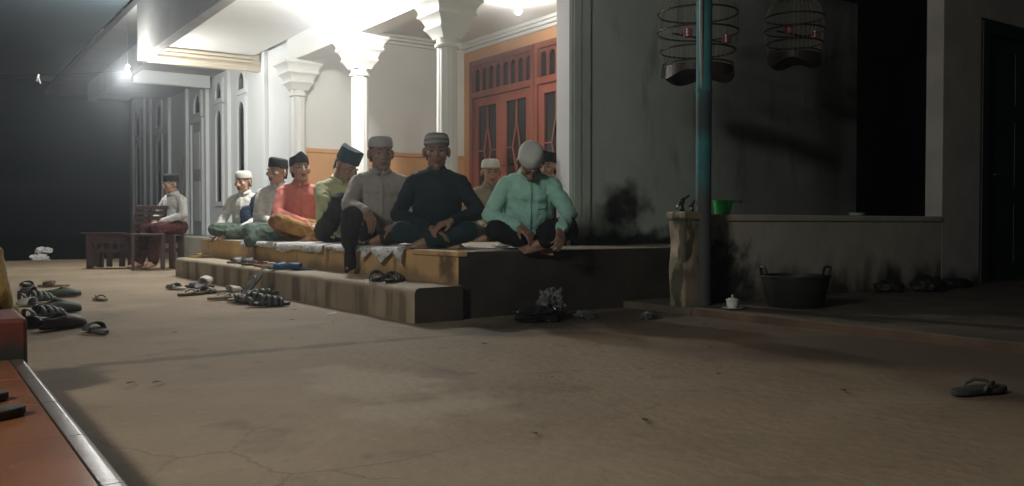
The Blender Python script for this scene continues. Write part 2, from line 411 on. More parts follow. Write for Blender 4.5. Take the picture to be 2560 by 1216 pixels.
# ------------------------------------------------------------------ red doors
def door_bay(y0, y1):
    """two glazed leaves and a transom between the jambs y0 (right) and y1 (left)"""
    d = bpy.data.objects.new('double_door', None); COL.objects.link(d); d.parent = H
    f = MB()
    f.box(4.03, 4.16, y0, y0+.07, .396, 2.90).box(4.03, 4.16, y1-.07, y1, .396, 2.90)
    f.box(4.03, 4.16, y0+.07, y1-.07, 2.82, 2.90).box(4.03, 4.16, y0+.07, y1-.07, 2.36, 2.45)
    f.build('frame', m_wood, d, bevel=.006)
    ym = (y0+y1)/2
    # transom: muntins and panes
    w = (y1-y0-.14)
    bx(4.10, 4.108, y0+.07, y1-.07, 2.45, 2.82).build('transom_pane', m_glass, d)
    for k in range(1, 8):
        yy = y0+.07+w*k/8
        bx(4.06, 4.098, yy-.012, yy+.012, 2.45, 2.82).build('muntin', m_wood, d, bevel=.003)
    a = MB()
    for k in range(8):                                  # small arches at the top of each light
        ya, yb = y0+.07+w*k/8+.012, y0+.07+w*(k+1)/8-.012
        N = 8; c = (ya+yb)/2; r = (yb-ya)/2
        pts = [(ya, 2.82), (yb, 2.82)] + [(c+r*math.cos(math.pi*q/N), 2.70+.085*math.sin(math.pi*q/N)) for q in range(N+1)]
        n = len(pts); a.add([(4.066, p, z) for p, z in pts]+[(4.096, p, z) for p, z in pts], [tuple(range(n)), tuple(range(n,2*n))[::-1]]+[(i, n+i, n+(i+1)%n, (i+1)%n) for i in range(n)])
    a.build('transom_arch', m_wood, d)
    for ya, yb in ((y0+.073, ym-.003), (ym+.003, y1-.073)):
        l = MB(); s = .115
        l.box(4.055, 4.10, ya, ya+s, .41, 2.355).box(4.055, 4.10, yb-s, yb, .41, 2.355)
        l.box(4.055, 4.10, ya+s, yb-s, 2.235, 2.355).box(4.055, 4.10, ya+s, yb-s, .41, 1.0)
        leaf = l.build('leaf', m_wood, d, bevel=.005)
        bx(4.085, 4.092, ya+s, yb-s, 1.0, 2.235).build('pane', m_glass, leaf)
        c = (ya+yb)/2; x = 4.073; g = MB(); t = .02; hw = (yb-ya)/2-s
        top, up, mid, dn, bot = 2.235, 1.93, 1.60, 1.27, 1.0
        dw = hw*.36
        g.bar((x,c,top),(x,c,up),t,t).bar((x,c,dn),(x,c,bot),t,t)
        for sg in (-1, 1):
            g.bar((x,c,up),(x,c+sg*dw,mid),t,t).bar((x,c+sg*dw,mid),(x,c,dn),t,t).bar((x,c+sg*dw,mid),(x,c+sg*hw,mid),t,t)
        g.build('glazing_bar', m_wood, leaf)
        bx(4.045, 4.054, ya+s+.02, yb-s-.02, .52, .92).build('panel', m_wood, leaf, bevel=.006)
    MB().bar((4.05, ym-.06, 1.38),(4.0, ym-.06, 1.38), .015, .015).bar((4.0, ym-.06, 1.38),(4.0, ym-.17, 1.38), .015, .02).build('handle', m_metal, d)
door_bay(4.81, 6.38); door_bay(3.2, 4.79)
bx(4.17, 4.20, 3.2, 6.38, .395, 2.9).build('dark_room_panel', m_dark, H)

# ------------------------------------------------------------------ wing windows and door
def arch_pts(c, hw, z0, z1, N=10):
    return [(c-hw, z0), (c+hw, z0)] + [(c+hw*math.cos(math.pi*q/N), z1-hw*1.1+hw*1.1*math.sin(math.pi*q/N)) for q in range(N+1)]
def plate(mb, x0, x1, pts):
    n = len(pts)
    mb.add([(x0, p, z) for p, z in pts]+[(x1, p, z) for p, z in pts], [tuple(range(n)), tuple(range(n,2*n))[::-1]]+[(i, n+i, n+(i+1)%n, (i+1)%n) for i in range(n)]); return mb
def framed_arch(x, c, hw, z0, z1, par, name='window', border=.07):
    w = bpy.data.objects.new(name, None); COL.objects.link(w); w.parent = par
    # frame: flat surround with arch cut, made of quads between rectangle and arch
    inner = arch_pts(c, hw, z0+border, z1-border)
    N = len(inner); O0, O1, Z0, Z1 = c-hw-border, c+hw+border, z0, z1
    outer = []
    for (p, z) in inner:
        q = O0 if p < c-1e-4 else (O1 if p > c+1e-4 else p)
        outer.append((q, z))
    outer[0] = (O0, Z0); outer[1] = (O1, Z0)
    for i in range(2, N):
        p, z = inner[i]
        t = (p-c)/hw
        outer[i] = (c + max(-1, min(1, t*1.5))*(hw+border), Z1 if abs(t) < .72 else z + (Z1-z)*(1-(abs(t)-.72)/.28)**.5 if abs(t) < 1 else z)
    mb = MB(); vs = []; 
    for xx in (x-.035, x): vs += [(xx, p, z) for p, z in inner]+[(xx, p, z) for p, z in outer]
    fs = []
    for i in range(N):
        j = (i+1) % N
        fs += [(i, j, N+j, N+i), (i, 2*N+i, 2*N+j, j), (N+i, N+j, 3*N+j, 3*N+i)]
    mb.add(vs, fs); mb.build('frame', m_wing, w)
    plate(MB(), x-.012, x-.004, inner).build('pane', m_glass, w)
    return w
for c in (8.80, 9.97):
    framed_arch(1.5, c, .155, 2.52, 2.92, H); framed_arch(1.5, c, .155, .85, 2.48, H)
for c in (14.75, 16.8):
    framed_arch(1.64, c, .2, 2.5, 3.15, H); framed_arch(1.64, c, .2, .85, 2.45, H)
framed_arch(1.5, 11.25, .19, 2.42, 2.88, H)
wd = bpy.data.objects.new('wing_door', None); COL.objects.link(wd); wd.parent = H
mb = MB().box(1.44,1.5,10.86,10.93,.371,2.38).box(1.44,1.5,11.57,11.64,.371,2.38).box(1.44,1.5,10.93,11.57,2.31,2.38)
mb.build('frame', m_wing, wd, bevel=.006)
bx(1.47, 1.499, 10.932, 11.568, .375, 2.308).build('leaf', mat('grey_door_paint', (.45,.48,.49), (.4,.43,.44), 2, .5), wd, bevel=.004)
bx(1.455, 1.469, 11.05, 11.45, 1.5, 2.15).build('panel', m_wing, wd, bevel=.01); bx(1.455, 1.469, 11.05, 11.45, .6, 1.3).build('panel', m_wing, wd, bevel=.01)

# ------------------------------------------------------------------ lean-to at the right
L = thing('lean_to', 'dim grey plastered lean-to with low wall, dark opening and green door', 'lean-to', (0,0,0))
bx(1.62, 4.44, -.45, -.33, .0, .575).build('low_wall', m_low, L, bevel=.006)
bx(1.60, 4.44, -.462, -.30, .576, .622).build('sill', m_low, L, bevel=.01)
bx(4.442, 5.05, -.45, -.30, .0, 2.75).build('pier', m_pier, L, bevel=.008)
bx(5.05, 6.3, -.45, -.30, 2.36, 2.75).build('lintel', m_pier, L)
bx(6.3, 8.5, -.45, -.30, 0, 2.75).build('pier', m_pier, L)
dg = bpy.data.objects.new('door', None); COL.objects.link(dg); dg.parent = L
MB().box(5.052,5.16,-.47,-.32,.041,2.34).box(6.19,6.298,-.47,-.32,.041,2.34).box(5.16,6.19,-.47,-.32,2.24,2.34).build('frame', m_green_door, dg, bevel=.006)
lf = bx(5.163, 6.187, -.40, -.36, .05, 2.237).build('leaf', m_green_door, dg, bevel=.004)
for z0, z1 in ((.2,.75),(.9,1.5),(1.65,2.12)):
    for x0 in (5.27, 5.74): bx(x0, x0+.36, -.412, -.401, z0, z1).build('panel', m_green_door, dg, bevel=.008)
MB().bar((5.30,-.401,1.0),(5.30,-.45,1.0),.014,.014).bar((5.30,-.45,1.0),(5.40,-.45,1.0),.014,.02).build('handle', m_metal, dg)
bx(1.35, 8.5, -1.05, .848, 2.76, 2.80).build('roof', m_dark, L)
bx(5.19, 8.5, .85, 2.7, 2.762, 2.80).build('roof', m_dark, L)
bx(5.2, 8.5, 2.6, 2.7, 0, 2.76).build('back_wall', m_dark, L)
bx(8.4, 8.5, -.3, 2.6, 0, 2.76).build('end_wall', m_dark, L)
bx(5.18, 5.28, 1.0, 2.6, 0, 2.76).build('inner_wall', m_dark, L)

# ------------------------------------------------------------------ sheet canopy over the yard
mb = MB(); nx = 230; vs = []; fs = []
for k, y in enumerate((2.2, 7.0, 11.6, 16.6)):
    for i in range(nx+1):
        x = -9.0 + 8.85*i/nx; vs.append((x, y, 3.62 - .004*(x*0) + .0*math.sin(x*2*math.pi/.152) + .03*noise.noise((x*.5, y*.5, 2))))
for k in range(3):
    for i in range(nx): a = k*(nx+1)+i; fs.append((a, a+1, a+nx+2, a+nx+1))
cn = thing('canopy', 'grey corrugated sheet canopy over the left side of the yard', 'canopy', (0,0,0))
co = mb.add(vs, fs).build('sheet', m_canopy, cn, smooth=True)
s_ = co.modifiers.new('t', 'SOLIDIFY'); s_.thickness = .004
for y in (2.3, 9.3, 16.4): bx(-9, -.14, y-.03, y+.03, 3.66, 3.72).build('batten', m_canopy, cn)

# ------------------------------------------------------------------ lit bulbs
def bulb(loc, watts, ceil_z, label, col=(1.0,.98,.93), r=.036, arm=None, k=1.0):
    t = thing('light_bulb', label, 'bulb', loc, 0, 'lit bulbs')
    smooth_by_angle(MB().lathe([(.003*k,-.045*k),(.018*k,-.041*k),(.030*k,-.028*k),(r*k,-.008*k),(.034*k,.012*k),(.026*k,.034*k),(.016,.05*k),(.015,.055*max(1,k*.95))], 16).build('globe', m_bulb, t), 60)
    m = MB().lathe([(.016,.055),(.018,.058),(.018,.095),(.024,.10),(.024,.115)], 14)
    m.build('socket', m_socket, t, smooth=False)
    if arm:
        for k, dx in enumerate((0, .09)):
            MB().tube([(0,0,.11), (dx*.6, dx, .16), (arm[0], arm[1]+dx, arm[2])], .007, 6).build('bracket_rod', m_metal, t)
    elif ceil_z - loc[2] > .13: MB().tube([(0,0,.11),(0,0,ceil_z-loc[2])], .0025, 6).build('cord', m_wire, t)
    ld = bpy.data.lights.new('bulb_light', 'POINT'); ld.energy = watts; ld.color = col; ld.shadow_soft_size = .048*k
    lo = bpy.data.objects.new('bulb_light', ld); COL.objects.link(lo); lo.parent = t; lo.location = (0,0,-.004)
    return t
bulb((.65, 3.78, 2.72), P_PORCH, 2.95, 'glaring white bulb under the eave in front of the columns')
bulb((3.2, 3.95, 3.04), P_INNER, 3.20, 'white bulb on the porch ceiling above the red doors')
bulb((-.32, 7.75, 2.50), P_YARD, 3.6, 'white bulb hanging over the yard left of the eave')
bulb((-5.2, -3.2, 2.85), P_OWN, 3.1, 'large globe lamp over the orange tiled near porch', (1.0,.95,.86), .036, None, 5.0)
nr = thing('near_roof', 'ceiling of the near porch above the orange tiles', 'roof', (0,0,0))
bx(-7, -2.5, -7.2, -.9, 3.1, 3.16).build('ceiling', m_fascia, nr)
# sagging cable with a small pale clip
cb = thing('cable', 'thin sagging cable with a small pale clip in the dark', 'cable', (0,0,0))
MB().tube([(-3.2+3.0*i/14, 9.6-1.6*i/14, 2.44+.10*(1-math.sin(math.pi*i/14))+.06) for i in range(15)], .002, 5).build('wire', m_black_metal, cb)
MB().bar((-1.27,8.58,2.43),(-1.25,8.56,2.52),.02,.012).bar((-1.25,8.56,2.47),(-1.235,8.55,2.40),.012,.012).build('clip', m_chinaw, cb)

# ================================================================== PEOPLE
def capsule(mb, p0, r0, p1, r1, n=12):
    p0 = Vector(p0); p1 = Vector(p1); d = p1 - p0; L = max(d.length, 1e-5); d = d / L
    ref = Vector((0,0,1)) if abs(d.z) < .9 else Vector((1,0,0))
    x = d.cross(ref).normalized(); y = x.cross(d)
    rings = []
    for a in (-80,-50,-20): rings.append((p0 + d*r0*math.sin(R(a)), r0*math.cos(R(a))))
    rings.append((p0, r0)); rings.append((p1, r1))
    for a in (20,50,80): rings.append((p1 + d*r1*math.sin(R(a)), r1*math.cos(R(a))))
    vs = []; fs = []; k = len(rings)
    for c, r in rings: vs += [c + (x*math.cos(2*math.pi*j/n) + y*math.sin(2*math.pi*j/n))*r for j in range(n)]
    for i in range(k-1):
        for j in range(n): fs.append((i*n+j, (i+1)*n+j, (i+1)*n+(j+1)%n, i*n+(j+1)%n))
    fs += [tuple(range(n)), tuple(range((k-1)*n, k*n))[::-1]]
    mb.add(vs, fs)
def ell(mb, c, r, M=None, n=16):
    c = Vector(c); vs = []; fs = []; k = n//2
    for i in range(1, k):
        t = math.pi*i/k
        for j in range(n):
            p = 2*math.pi*j/n; q = Vector((r[0]*math.sin(t)*math.cos(p), r[1]*math.sin(t)*math.sin(p), r[2]*math.cos(t)))
            vs.append(c + (M @ q if M else q))
    a = Vector((0,0,r[2])); vs += [c + (M @ a if M else a), c - (M @ a if M else a)]; T = len(vs)-2
    for i in range(k-2):
        for j in range(n): fs.append((i*n+j, (i+1)*n+j, (i+1)*n+(j+1)%n, i*n+(j+1)%n))
    for j in range(n): fs += [(T, j, (j+1)%n), (T+1, (k-2)*n+(j+1)%n, (k-2)*n+j)]
    mb.add(vs, fs)
def remeshed(mb, name, mats, voxel, smooth=3, fold=0, seed=0, fscale=14, cut=None):
    me = mb.mesh(name, mats); o = bpy.data.objects.new('tmp', me); COL.objects.link(o)
    r = o.modifiers.new('r', 'REMESH'); r.mode = 'VOXEL'; r.voxel_size = voxel
    sm = o.modifiers.new('s', 'SMOOTH'); sm.iterations = smooth; sm.factor = .5
    dg = bpy.context.evaluated_depsgraph_get(); dg.update()
    out = bpy.data.meshes.new_from_object(o.evaluated_get(dg)); out.name = name
    bpy.data.objects.remove(o)
    if len(out.materials) == 0:
        for m in (mats if isinstance(mats, (list, tuple)) else [mats]): out.materials.append(m)
    if fold:
        nn = [v.normal.copy() for v in out.vertices]
        for v, n in zip(out.vertices, nn):
            p = v.co; w = Vector((p.x*fscale + seed, p.y*fscale, p.z*fscale*.55))
            wq = w + Vector((noise.noise(w*.6), noise.noise(w*.6+Vector((5,1,2))), 0))*1.2
            a = 1 - abs(noise.noise(wq))*2.2
            b = 1 - abs(noise.noise(Vector((p.x*fscale*.8+seed*2, p.y*fscale*.8, p.z*fscale*2.1+p.x*9))))*2.2
            v.co = p + n*fold*(max(a,-.6)*.6 + max(b,-.6)*.55 - .3)
    out.polygons.foreach_set('use_smooth', [True]*len(out.polygons)); out.update()
    return out
SKINS = [mat('skin_a', (.36,.205,.135), (.31,.175,.115), 25, .5, .05), mat('skin_b', (.46,.275,.19), (.40,.235,.16), 25, .5, .05), mat('skin_c', (.31,.18,.12), (.265,.15,.10), 25, .5, .05)]
m_lip = mat('lips', (.22,.085,.065), None, 20, .45)
m_hair = mat('black_hair', (.012,.010,.009), (.02,.018,.016), 60, .55, .4, 120)
m_eye = mat('eye_white', (.17,.12,.10), None, 10, .6); m_iris = mat('eye_iris', (.012,.008,.006), None, 10, .15)
def cloth(name, c, k=.86, rough=.85):
    if name in MATS: return MATS[name]
    m = mat(name, c, tuple(x*k for x in c), 14, rough, .25, 180, sheen=.15 if max(c) > .1 else 0, spec=.5 if max(c) > .1 else .2); nt = m.node_tree
    b = nt.nodes['Principled BSDF']; old = b.inputs['Normal'].links[0].from_socket
    tc = nd(nt, 'ShaderNodeTexCoord'); mp = nd(nt, 'ShaderNodeMapping'); mp.inputs['Scale'].default_value = (1, 1, .55); mp.inputs['Rotation'].default_value = (.3, .5, .2)
    nt.links.new(tc.outputs['Object'], mp.inputs[0])
    n = nd(nt, 'ShaderNodeTexNoise'); n.noise_type = 'RIDGED_MULTIFRACTAL'; n.inputs['Scale'].default_value = 7; n.inputs['Detail'].default_value = 2.5; n.inputs['Distortion'].default_value = .8
    nt.links.new(mp.outputs[0], n.inputs['Vector'])
    bp = nd(nt, 'ShaderNodeBump'); bp.inputs['Strength'].default_value = .45; bp.inputs['Distance'].default_value = .02
    nt.links.new(n.outputs[0], bp.inputs['Height']); nt.links.new(old, bp.inputs['Normal']); nt.links.new(bp.outputs[0], b.inputs['Normal'])
    return m

def hand(mb, w, d, pn, side, curl=.5, s=1.0):
    w = Vector(w); d = Vector(d).normalized(); pn = Vector(pn); pn = (pn - d*pn.dot(d)).normalized(); sv = d.cross(pn).normalized()*side
    # sv points to the thumb side
    for k, (off, ln) in enumerate(((.030,.072),(.010,.082),(-.010,.076),(-.029,.060))):
        kn = w + d*(.088 - abs(off)*.25)*s + sv*off*s
        capsule(mb, w + sv*off*.55*s + d*.005, .0175*s, kn, .0125*s, 8)
        p = kn; dd = d + sv*off*1.6; dd.normalize(); cu = curl*(.8+.15*k)
        for q, fr in ((0,.45),(1,.30),(2,.25)):
            dd = (dd*math.cos(cu) + pn*math.sin(cu)).normalized()
            pn2 = (pn*math.cos(cu) - d*math.sin(cu)).normalized() if q == 0 else pn2
            e = p + dd*ln*fr*1.15*s; capsule(mb, p, (.0098-.0008*q)*s, e, (.0092-.0008*q)*s, 8)
            p = e; pn = pn2
        pn = Vector(pn)
        pn = sv.cross(d).normalized()*side if False else (pn - d*pn.dot(d)).normalized()
    t0 = w + d*.022*s + sv*.022*s; t1 = t0 + (d*.55 + sv*.75 + pn*.25).normalized()*.045*s; t2 = t1 + (d*.85 + sv*.25 + pn*.35).normalized()*.034*s
    capsule(mb, t0, .017*s, t1, .0125*s, 8); capsule(mb, t1, .0122*s, t2, .0095*s, 8)
def foot(mb, a, d, up=(0,0,1), s=1.0):
    a = Vector(a); d = Vector(d).normalized(); u = Vector(up); u = (u - d*u.dot(d)).normalized(); sv = d.cross(u)
    heel = a - u*.035*s - d*.035*s; ball = a - u*.045*s + d*.115*s
    capsule(mb, a, .034*s, heel, .030*s); capsule(mb, a + u*.0, .036*s, ball, .026*s)
    capsule(mb, heel, .028*s, ball + sv*.018*s - u*.005, .024*s); capsule(mb, heel, .028*s, ball - sv*.02*s - u*.005, .022*s)
    for k, off in enumerate((.030,.013,-.002,-.016,-.030)):
        r = .013 if k == 0 else .0095
        b = ball + sv*off*s - u*.008*s; capsule(mb, b, r*1.1*s, b + d*(.048-.006*k)*s - u*.006*s, r*s, 8)

PEOPLE = []
def person(label, loc, face, turn, P):
    """P: pose and clothes. Local frame: faces -Y, its left is +X, z = 0 is what it sits on."""
    rz = math.atan2(face[0], -face[1]) + R(turn)
    root = thing('person', label, 'person', loc, rz, P.get('group', 'men sitting on the porch'))
    S = P.get('s', 1.0); vox = P.get('vox', .0065); seed = P.get('seed', len(PEOPLE)*7.3); PEOPLE.append(root)
    lean = R(P.get('lean', 6)); tilt = R(P.get('tilt', 0)); sl = P.get('spine', 1.0)
    base = Vector((0, .02, .10 + P.get('lift', 0)))
    def sp(t, x=0, y=0):
        t *= sl
        v = Vector((x, y - math.sin(lean)*t, math.cos(lean)*t)); v = Matrix.Rotation(tilt, 3, 'Y') @ v
        return base + v
    Mt = Matrix.Rotation(tilt, 3, 'Y') @ Matrix.Rotation(lean, 3, 'X')
    b = MB()                                            # ---- skin body, one continuous surface
    ell(b, sp(0), (.135,.10,.09), Mt); ell(b, sp(.16), (.12,.085,.15), Mt); ell(b, sp(.32), (.14,.09,.14), Mt)
    shl, shr = sp(.385, .160, .0), sp(.385, -.160, .0)
    capsule(b, sp(.42, .03), .05, shl, .045); capsule(b, sp(.42, -.03), .05, shr, .045)
    hy, hp, hr = (R(a) for a in P.get('head', (0, 5, 0)))
    neck0 = sp(.46, 0, .005)
    HM = Mt @ Matrix.Rotation(hy, 3, 'Z') @ Matrix.Rotation(hr, 3, 'Y') @ Matrix.Rotation(hp - lean*.6, 3, 'X')
    HS = 1.10
    hc = sp(.505, 0, -.004) + HM @ Vector((0, -.018, .105))
    hw = lambda v: hc + HM @ (Vector(v)*HS)
    capsule(b, neck0, .062, hw((0,.022,-.05)), .054)
    capsule(b, sp(.44, 0, .02), .075, sp(.50, 0, .01), .058)
    def he(c, r, M=None): ell(b, hw(c), tuple(q*HS for q in r), HM @ M if M else HM)
    fat = P.get('fat', 1.0)
    he((0,.016,.03), (.076,.094,.088)); he((0,-.022,-.03), (.0625*fat,.072,.082)); he((0,-.034,-.076), (.047*fat,.048,.040))
    he((0,-.070,-.099), (.021,.018,.017))
    capsule(b, hw((0,-.093,.008)), .0085, hw((0,-.110,-.030)), .0125)
    for sg in (-1, 1):
        he((sg*.013,-.100,-.034), (.010,.011,.008)); he((sg*.044*fat,-.066,-.018), (.022,.022,.022))
        capsule(b, hw((sg*.012,-.091,.020)), .0085, hw((sg*.046,-.078,.018)), .008)
        he((sg*.082,.014,-.008), (.012,.024,.036), Matrix.Rotation(sg*.45, 3, 'Z'))
        he((sg*.040*fat,-.02,-.075), (.020,.035,.028))
    he((0,-.090,-.060), (.024,.010,.0065)); he((0,-.088,-.073), (.021,.010,.0075))
    arms = []
    for sd, sh in ((1, shl), (-1, shr)):
        k = 'L' if sd > 0 else 'R'
        el, wr = Vector(P['el'+k]), Vector(P['wr'+k])
        capsule(b, sh, .046, el, .036); capsule(b, el, .037, wr, .026)
        hd = Vector(P.get('hd'+k, wr - el)); hand(b, wr, hd, P.get('hn'+k, (0,0,-1)), sd*P.get('thumb'+k, 1), P.get('curl'+k, .45))
        arms.append((sh, el, wr))
    legs = []
    for sd in (1, -1):
        k = 'L' if sd > 0 else 'R'
        hip = base + Vector((sd*.085, 0, 0)); kn, an = Vector(P['kn'+k]), Vector(P['an'+k])
        capsule(b, hip, .075, kn, .052); capsule(b, kn, .052, an, .036)
        foot(b, an, P.get('fd'+k, an - kn), P.get('fu'+k, (0,0,1)))
        legs.append((hip, kn, an))
    sc = Matrix.Scale(S, 4)
    def fin(me, name, par=root):
        me.transform(sc); return obj(name, me, par)
    me = remeshed(b, 'body', [SKINS[P.get('skin', 0)], m_lip], vox, 2)
    inv = HM.inverted()
    for p in me.polygons:
        q = (inv @ (p.center - hc))/HS
        if abs(q.x) < .026 and q.y < -.082 and -.081 < q.z < -.054: p.material_index = 1
    body = fin(me, 'body')
    # ---- head details
    for sg in (-1, 1):
        e = MB(); ell(e, hw((sg*.0315,-.0775,.000)), (.0135,.0125,.0060), HM); e.m = [0]*len(e.m)
        n0 = len(e.f); ell(e, hw((sg*.0315,-.0865,.0005)), (.0075,.0045,.0055), HM, 10)
        e.m = [0]*n0 + [1]*(len(e.f)-n0); fin(e.mesh('eye', [m_eye, m_iris], True), 'eye')
        e = MB(); e.tube([hw((sg*.012,-.0960,.0235)), hw((sg*.030,-.0915,.0290)), hw((sg*.050,-.0785,.0255))], [.003,.0042,.002], 6); fin(e.mesh('eyebrow', m_hair, True), 'eyebrow')
    if P.get('moustache'):
        e = MB(); e.tube([hw((-.024,-.0965,-.053)), hw((0,-.104,-.0475)), hw((.024,-.0965,-.053))], [.003,.0055,.003], 6); fin(e.mesh('moustache', m_hair, True), 'moustache')
    hb = MB(); n = 24; vs = []; fs = []                   # short hair round the back and sides
    zs = [-.062,-.04,-.015,.01,.035,.06,.085]
    for iz, z in enumerate(zs):
        for j in range(n+1):
            t = R(-32 + 244*j/n) if z > .03 else R(26 + 128*j/n)
            k = math.sqrt(max(.05, 1-((z-.03)/.093)**2)) if z > .03 else 1-.10*((.03-z)/.09)**2
            vs.append(hw((.0775*k*math.cos(t), .016+.0965*k*math.sin(t), z)))
    for iz in range(len(zs)-1):
        for j in range(n): a = iz*(n+1)+j; fs.append((a, a+1, a+n+2, a+n+1))
    hb.add(vs, fs); ho = fin(hb.mesh('hair', m_hair, True), 'hair'); md = ho.modifiers.new('t', 'SOLIDIFY'); md.thickness = .006*S; md.offset = 0
    # ---- cap
    kind, cm = P['cap']; cp = MB(); n = 32
    z0 = .040
    if kind == 'peci': lv = [(1.0,0,0),(1.012,.003,0),(.985,.040,0),(.945,.076,0),(.92,.082,0),(.80,.084,0),(.3,.086,0),(.02,.086,0)]
    elif kind == 'tall': lv = [(1.0,0,0),(1.012,.003,0),(1.0,.05,0),(.985,.105,0),(.96,.113,0),(.8,.106,0),(.3,.098,0),(.02,.098,0)]
    elif kind == 'dome': lv = [(.95,-.012,0),(.97,-.008,0),(.97,.012,0),(.945,.036,0),(.87,.058,0),(.70,.073,0),(.40,.081,0),(.02,.083,0)]
    else: lv = [(1.0,0,0),(1.015,.003,0),(1.0,.03,0),(.96,.052,0),(.88,.068,0),(.72,.078,0),(.40,.083,0),(.02,.084,0)]
    vs = []; fs = []
    for (k, z, _) in lv:
        for j in range(n):
            t = 2*math.pi*j/n; yy = .016+.104*k*math.sin(t); xx = .0855*k*math.cos(t)
            rid = 0
            if kind in ('peci','tall') and z > .05:              # crease: higher along the front-back centre line
                rid = .016*math.exp(-(xx/.032)**2) - .006
                if kind == 'peci' and P.get('point'): rid *= 2.2
            wob = .003*noise.noise((math.cos(t)*2+seed, math.sin(t)*2, z*9))
            vs.append(hw((xx+wob, yy+wob, z0 + z + rid + .10*(yy-.016)*(-.6))))
    for i in range(len(lv)-1):
        for j in range(n): fs.append((i*n+j, i*n+(j+1)%n, (i+1)*n+(j+1)%n, (i+1)*n+j))
    fs.append(tuple(range((len(lv)-1)*n, len(lv)*n)))
    cp.add(vs, fs); fin(cp.mesh('cap', cm, True), 'cap')
    # ---- shirt
    sb = MB(); bl = P.get('belly', 1.0)
    ell(sb, sp(.02), (.168*bl,.135*bl,.10), Mt); ell(sb, sp(.17, 0, -.01), (.160*bl,.130*bl,.165), Mt); ell(sb, sp(.32), (.178,.125,.145), Mt)
    capsule(sb, sp(.428, .03), .066, shl + Vector((.008,0,-.004)), .064); capsule(sb, sp(.428, -.03), .066, shr + Vector((-.008,0,-.004)), .064)
    capsule(sb, sp(.33, .105), .085, sp(.12, .10), .08); capsule(sb, sp(.33, -.105), .085, sp(.12, -.10), .08)
    capsule(sb, sp(.43, 0, .012), .080, sp(.475, 0, .010), .066)
    for (sh, el, wr) in arms:
        out = Vector((.012 if sh.x > 0 else -.012, 0, -.008))
        capsule(sb, sh + out, .064, el, .056)
        if P.get('sleeve', 'long') == 'long':
            d = (wr - el); capsule(sb, el, .056, el + d*.90, .043)
            e2 = el + d*.90; capsule(sb, e2, .042, e2 + d.normalized()*.004, .041)
        else: capsule(sb, sh, .066, sh.lerp(el, .8), .062)
    shirt = fin(remeshed(sb, 'shirt', P['shirt'], .011, 4, P.get('fold', .008), seed), 'shirt')
    # collar and front placket
    if P.get('collar', True):
        cb_ = MB(); n = 26; vs = []; fs = []
        for i in range(n+1):
            t = R(-82 + 344*i/n); dv = Vector((math.cos(t), math.sin(t), 0)); f = max(0, -dv.y)
            c0 = sp(.475, 0, .004); lo = Mt @ (dv*(.071+.004*f)); hi = Mt @ (dv*.064 + Vector((0,0,.040-.012*f)))
            o3 = Mt @ (dv*(.083+.018*f) + Vector((0,0,.004-.028*f**2)))
            vs += [c0 + lo - Mt @ Vector((0,0,.012+.025*f)), c0 + hi, c0 + o3]
        for i in range(n):
            a = i*3; fs += [(a, a+3, a+4, a+1), (a+1, a+4, a+5, a+2)]
        co_ = fin(cb_.add(vs, fs).mesh('collar', P['shirt'], True), 'collar', shirt)
        md = co_.modifiers.new('t', 'SOLIDIFY'); md.thickness = .004*S
    vsrf = []
    if P.get('placket', True):
        # follow the shirt's front surface down the centre line
        from mathutils.bvhtree import BVHTree
        bv = BVHTree.FromPolygons([v.co for v in shirt.data.vertices], [tuple(p.vertices) for p in shirt.data.polygons])
        strips = [('placket', 0.0, .013, .05, .43)]
        if P.get('pocket'): strips.append(('pocket', .085, .042, .235, .34))
        fw = Mt @ Vector((0,-1,0))
        for nm, cx, hwid, t0, t1 in strips:
            mbp = MB(); vs = []; rows = 12; cols = 4
            for i in range(rows+1):
                for j in range(cols+1):
                    q = (sp(t0+(t1-t0)*i/rows, cx + hwid*(2*j/cols-1)) + fw*.6)*S
                    hit = bv.ray_cast(q, -fw)
                    vs.append((hit[0] if hit[0] else q - fw*.45*S) + fw*.0035)
            fs = [(i*(cols+1)+j, i*(cols+1)+j+1, (i+1)*(cols+1)+j+1, (i+1)*(cols+1)+j) for i in range(rows) for j in range(cols)]
            po = obj(nm, mbp.add(vs, fs).mesh(nm, P['shirt'], True), shirt)
            md = po.modifiers.new('t', 'SOLIDIFY'); md.thickness = .004; md.offset = 1
    if P.get('sock'):
        k = P['sock']; kb = MB(); foot(kb, P['an'+k], P['fd'+k], P['fu'+k], 1.12)
        capsule(kb, P['an'+k], .044, Vector(P['an'+k]).lerp(Vector(P['kn'+k]), .25), .046)
        fin(remeshed(kb, 'sock', P['lower'], .009, 4), 'sock')
    # ---- lower garment
    tb = MB(); sr = P.get('sarong', False); k = 1.12 if sr else 1.0
    ell(tb, base + Vector((0,.01,-.01)), (.165,.135,.092)); bottoms = []
    for (hip, kn, an) in legs:
        capsule(tb, hip, .092*k, kn, .073*k)
        d = an - kn; e = kn + d*(.93 if not P.get('short') else .55)
        capsule(tb, kn, .072*k, e, (.058 if not sr else .070))
    if sr:
        (h0, k0, a0), (h1, k1, a1) = legs
        for f in (.25,.5,.75): capsule(tb, h0.lerp(k0, f+.15), .075, h1.lerp(k1, f+.15), .075)
        capsule(tb, k0.lerp(a0, .35), .06, k1.lerp(a1, .35), .06); capsule(tb, k0.lerp(a0, .7), .055, k1.lerp(a1, .7), .055)
    lo_me = remeshed(tb, 'lower', P['lower'], .012, 4, P.get('fold', .011)*1.0, seed+3, 11)
    for v in lo_me.vertices:
        if P.get('flat', True) and v.co.z < .004: v.co.z = .004
    fin(lo_me, 'sarong' if sr else 'trousers')
    return root

